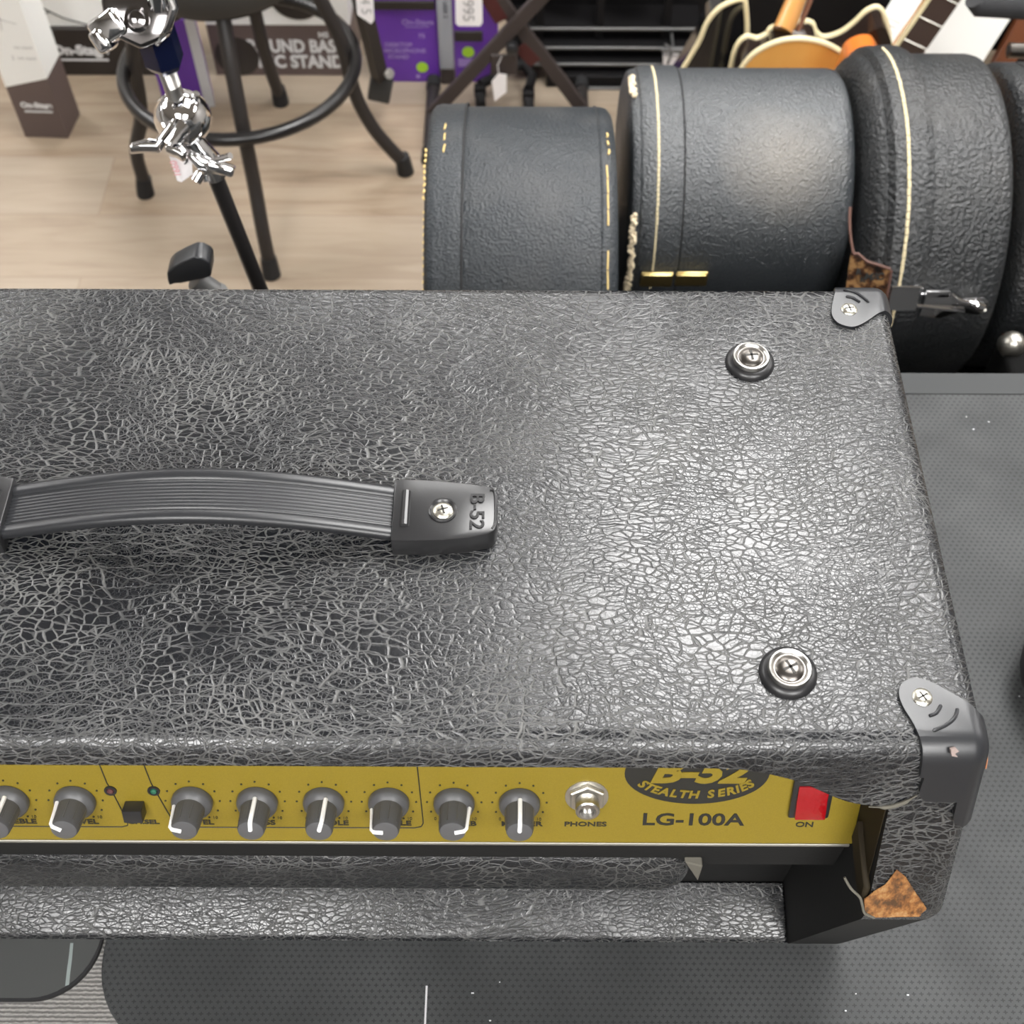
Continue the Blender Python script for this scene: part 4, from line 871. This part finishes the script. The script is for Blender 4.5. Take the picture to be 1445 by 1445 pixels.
# ------------------------------------------------------------------ guitars behind the cases
def body(name, outline, Y, thick, mats, t, bind=True):
    """closed outline given on the near face; thickness runs away from us"""
    q = [P(x, y, Y) for x, y in outline]; q = smooth(q + [q[0]], 4)[:-1]
    b = nb(); prism(b, q, (0, thick, 0)); o = obj(name, b, mats[0], t, angle=40)
    if len(mats) > 1:
        c = sum(q, Vector())/len(q); b = nb(); prism(b, [c + (p-c)*.985 + Vector((0,-.0008,0)) for p in q], (0,.0016,0)); obj('face', b, mats[1], o)
    if bind:
        b = nb(); tube(b, [p + Vector((0,.001,0)) for p in q], .0042, 8, closed=True); obj('near_binding', b, M['binding'], o, label='cream edge binding')
    return q, o
G = 1.62
t = thing('hollow_body_guitar', 'amber-backed hollow guitar with dark sides and cream binding, behind the middle case', 'guitar', P(1130, 330, G))
ol = [(1032,140),(1040,108),(1062,78),(1095,60),(1130,55),(1165,62),(1195,80),(1215,98),(1228,130),(1240,190),(1250,260),(1235,340),(1180,380),(1125,388),(1070,378),(1022,340),(1010,260),(1022,190)]
q, o = body('guitar_body', ol, G, .010, [M['burst'], M['amber']], t)
front = [(1022,150),(1036,75),(1052,52),(1068,54),(1083,47),(1092,38),(1140,30),(1150,44),(1162,52),(1185,46),(1205,32),(1225,14),(1243,14),(1255,60),(1262,180),(1262,260),(1240,350),(1180,392),(1120,398),(1060,390),(1012,350),(998,260),(1008,190)]
qq = smooth([P(x, y, G+.062) for x, y in front + [front[0]]], 4)[:-1]
b = nb(); prism(b, [p + Vector((0,-.050,0)) for p in qq], (0,.050,0)); o2 = obj('guitar_rim', b, M['burst'], t, angle=40, label='dark lacquered horned rim')
b = nb(); tube(b, qq, .0045, 8, closed=True); obj('far_binding', b, M['binding'], o2, label='cream edge binding')
b = nb(); pa, pb = P(1105, 46, G+.05), P(1168, -110, G+.16); tube(b, [pa, pa*.6+pb*.4, pb], [.030,.026,.024], 18, flat=.55); nk = obj('neck', b, M['natural'], t, label='natural maple neck')
b = nb(); tube(b, [pa + Vector((.016,-.016,.0)), pb + Vector((.016,-.014,0))], .0035, 8); obj('neck_stripe', b, M['stripe'], nk, label='dark stripe along the neck')
t = thing('black_guitar', 'glossy black guitar with cream binding, left of the amber guitar', 'guitar', P(1000, 330, 1.72))
ol = [(955,112),(985,62),(998,32),(1015,12),(1035,2),(1049,0),(1052,8),(1054,45),(1048,75),(1044,110),(1050,180),(1060,260),(1040,330),(990,352),(930,345),(890,300),(895,220),(930,150)]
q, o = body('guitar_body', ol, 1.72, .045, [M['gblack']], t)
t = thing('orange_guitar', 'sliver of an orange lacquered guitar body above the right-hand case', 'guitar', P(1220, 300, 1.50))
body('guitar_body', [(1184,120),(1196,88),(1212,76),(1229,73),(1240,80),(1252,110),(1275,190),(1285,320),(1255,446),(1215,460),(1178,446),(1150,320),(1165,200)], 1.50, .04, [M['orange']], t, bind=False)
t = thing('guitar_neck', 'guitar with a cream-bound rosewood fingerboard leaning over white cartons, top right', 'guitar', P(1200, 330, 1.66))
d0, d1 = P(1272, 85, 1.88), P(1352, -30, 1.90); ax = (d1-d0).normalized(); sd = ax.cross(Vector((0,-1,0.25)).normalized()).normalized(); nf = sd.cross(ax).normalized()
if nf.y > 0: nf = -nf
foot_ = d0 - ax*.20
b = nb(); m = mat3(foot_, sd if sd.x > 0 else -sd, ax); SD = sd if sd.x > 0 else -sd
prism(b, [foot_ - SD*.028, foot_ + SD*.028, foot_ + ax*.95 + SD*.021, foot_ + ax*.95 - SD*.021], nf*-.016, .002, 1); nk = obj('neck', b, M['natural'], t)
b = nb(); prism(b, [foot_ - SD*.0225, foot_ + SD*.0275, foot_ + ax*.95 + SD*.0205, foot_ + ax*.95 - SD*.0165], nf*.004); fb = obj('fingerboard', b, M['fret'], nk, label='dark rosewood fingerboard')
b = nb(); prism(b, [foot_ - SD*.029, foot_ - SD*.0225, foot_ + ax*.95 - SD*.0165, foot_ + ax*.95 - SD*.0215], nf*.0045); obj('edge_binding', b, M['binding'], nk, label='cream edge binding')
for k in range(20):
    b = nb(); f = .02 + k*.0455; wq = .0275 - .007*f; tube(b, [foot_ + ax*(.95*f) - SD*(wq*.8) + nf*.0045, foot_ + ax*(.95*f) + SD*wq + nf*.0045], .0009, 6); obj('fret', b, M['fretwire'], nk)
    pass
lowc = foot_ - ax*.10; b = nb(); n = 28
prism(b, [lowc + SD*(.125*math.cos(2*math.pi*k/n)) + ax*(.15*math.sin(2*math.pi*k/n) - .02) - nf*.02 for k in range(n)], nf*-.045, .004, 2); obj('guitar_body', b, M['burst'], t)
# white printed sheet and cartons at top right
t = thing('printed_sheet', 'white printed card with grey lines, left of the leaning guitar neck', 'card', P(1240, 62, 1.80))
q = [P(1225,56,1.90), P(1262,74,1.90), P(1340,-40,2.0), P(1290,-50,2.0)]; nn = (q[1]-q[0]).cross(q[3]-q[0]).normalized(); nn = nn if nn.y < 0 else -nn
b = nb(); prism(b, q, nn*-.003); obj('sheet', b, M['carton'], t)
b = nb(); e1 = (q[3]-q[0]); e2 = (q[1]-q[0])
for k in range(9):
    a0 = .18 + .07*k; p_ = q[0] + e1*a0 + e2*.22 + nn*.0004; prism(b, [p_, p_ + e2*random.uniform(.25,.55), p_ + e2*.4 + e1*.012, p_ + e1*.012], nn*.0004)
obj('grey_lines', b, M['greyprint'], t, label='lines of grey print')
t = thing('leaning_white_carton', 'large white carton leaning behind the right-hand drum case', 'carton', P(1340, 200, 1.92))
q = [P(1250,140,2.04), P(1352,142,2.04), P(1470,-30,2.14), P(1372,-60,2.14)]; q[2] = q[1] + (q[3]-q[0]) ; nn = (q[1]-q[0]).cross(q[3]-q[0]).normalized(); nn = nn if nn.y < 0 else -nn
q[1] = q[1]; b = nb(); prism(b, q, nn*-.10, .001, 1); obj('box', b, M['carton'], t)
t = thing('brown_board', 'brown stained board behind the white carton, right edge', 'board', P(1420, 150, 2.10))
q = [P(1340,200,2.20), P(1560,200,2.20), P(1560,40,2.27), P(1438,26,2.27)]; b = nb(); prism(b, q, (0,.018,0), .001, 1); obj('board', b, M['brown'], t)
t = thing('amber_guitar', 'sliver of an amber guitar at the right edge above the last drum case', 'guitar', P(1470, 220, 1.6))
body('guitar_body', [(1420,150),(1432,128),(1450,100),(1480,85),(1520,95),(1545,140),(1550,220),(1500,270),(1440,250),(1415,200)], 1.60, .04, [M['burst'], M['amber']], t, bind=True)
t = thing('padded_arm', 'black foam-covered bar in the top right corner', 'bar', P(1420, 4, 1.35))
b = nb(); tube(b, [P(1377,-4,1.35), P(1381,1,1.35), P(1480,6,1.35), P(1600,6,1.35)], [.014,.018,.019,.019], 20); obj('foam_sleeve', b, M['foam'], t)
b = nb(); tube(b, [P(1470,6,1.35), P(1760,6,1.35)], .011, 14); e_ = P(1760,6,1.35); tube(b, [e_, e_ + Vector((.10,.03,-.05)), (e_.x+.12, 1.42, F+.01)], .012, 14); lathe(b, [(.08,0),(.075,.012),(.02,.02)], (e_.x+.12, 1.42, F), (0,0,1), 28); ra = obj('support_post', b, M['matte'], t)
t = thing('steel_tube_arm', 'short grey steel tube end at the right edge, above the last drum case', 'tube', P(1440, 70, 1.40))
b = nb(); tube(b, [P(1423,71,1.40), P(1500,73,1.40), P(1610,73,1.40)], .0095, 18); e_ = P(1610,73,1.40); tube(b, [e_, (e_.x+.03,1.46,F+.012)], .0095, 14); lathe(b, [(.08,0),(.075,.012),(.02,.02)], (e_.x+.03, 1.46, F), (0,0,1), 28); tb_ = obj('tube', b, M['dsteel'], t)
b = nb(); lathe(b, [(.0062,-.0004),(.0062,.002)], P(1422.6,71,1.40), (1,0,0), 18); obj('tube_mouth', b, M['darkrub'], tb_, label='dark open tube end')
# black pad at the right of the mat
t = thing('black_pouch', 'soft black pouch lying on the mat at the right edge', 'pouch', (.39, .345, CZ+.004))
b = nb(); n = 12; rings = []
for k in range(n+1):
    f = k/n; rr = math.sin(math.pi*(.04+.92*f)/1.0 if f < .5 else math.pi*(.5+.46*(f-.5)/.5)) ; z = CZ + .0045 + .050*f
    s = math.sqrt(max(.02, 1-(2*f-.9)**2*.75)); rings.append([b.verts.new((.385 + .072*s*math.cos(2*math.pi*q/28), .350 + .060*s*math.sin(2*math.pi*q/28)*(1+.08*math.cos(3*2*math.pi*q/28)), z)) for q in range(28)])
for A_, B2 in zip(rings, rings[1:]):
    for q in range(28): b.faces.new((A_[q], A_[(q+1)%28], B2[(q+1)%28], B2[q]))
b.faces.new(rings[0][::-1]); b.faces.new(rings[-1]); obj('pouch_body', b, M['darkrub'], t)
b = nb(); box(b, .375, .40, .335, .365, CZ+.053, CZ+.058, .002, 2); obj('pouch_flap', b, M['cloth'], t)
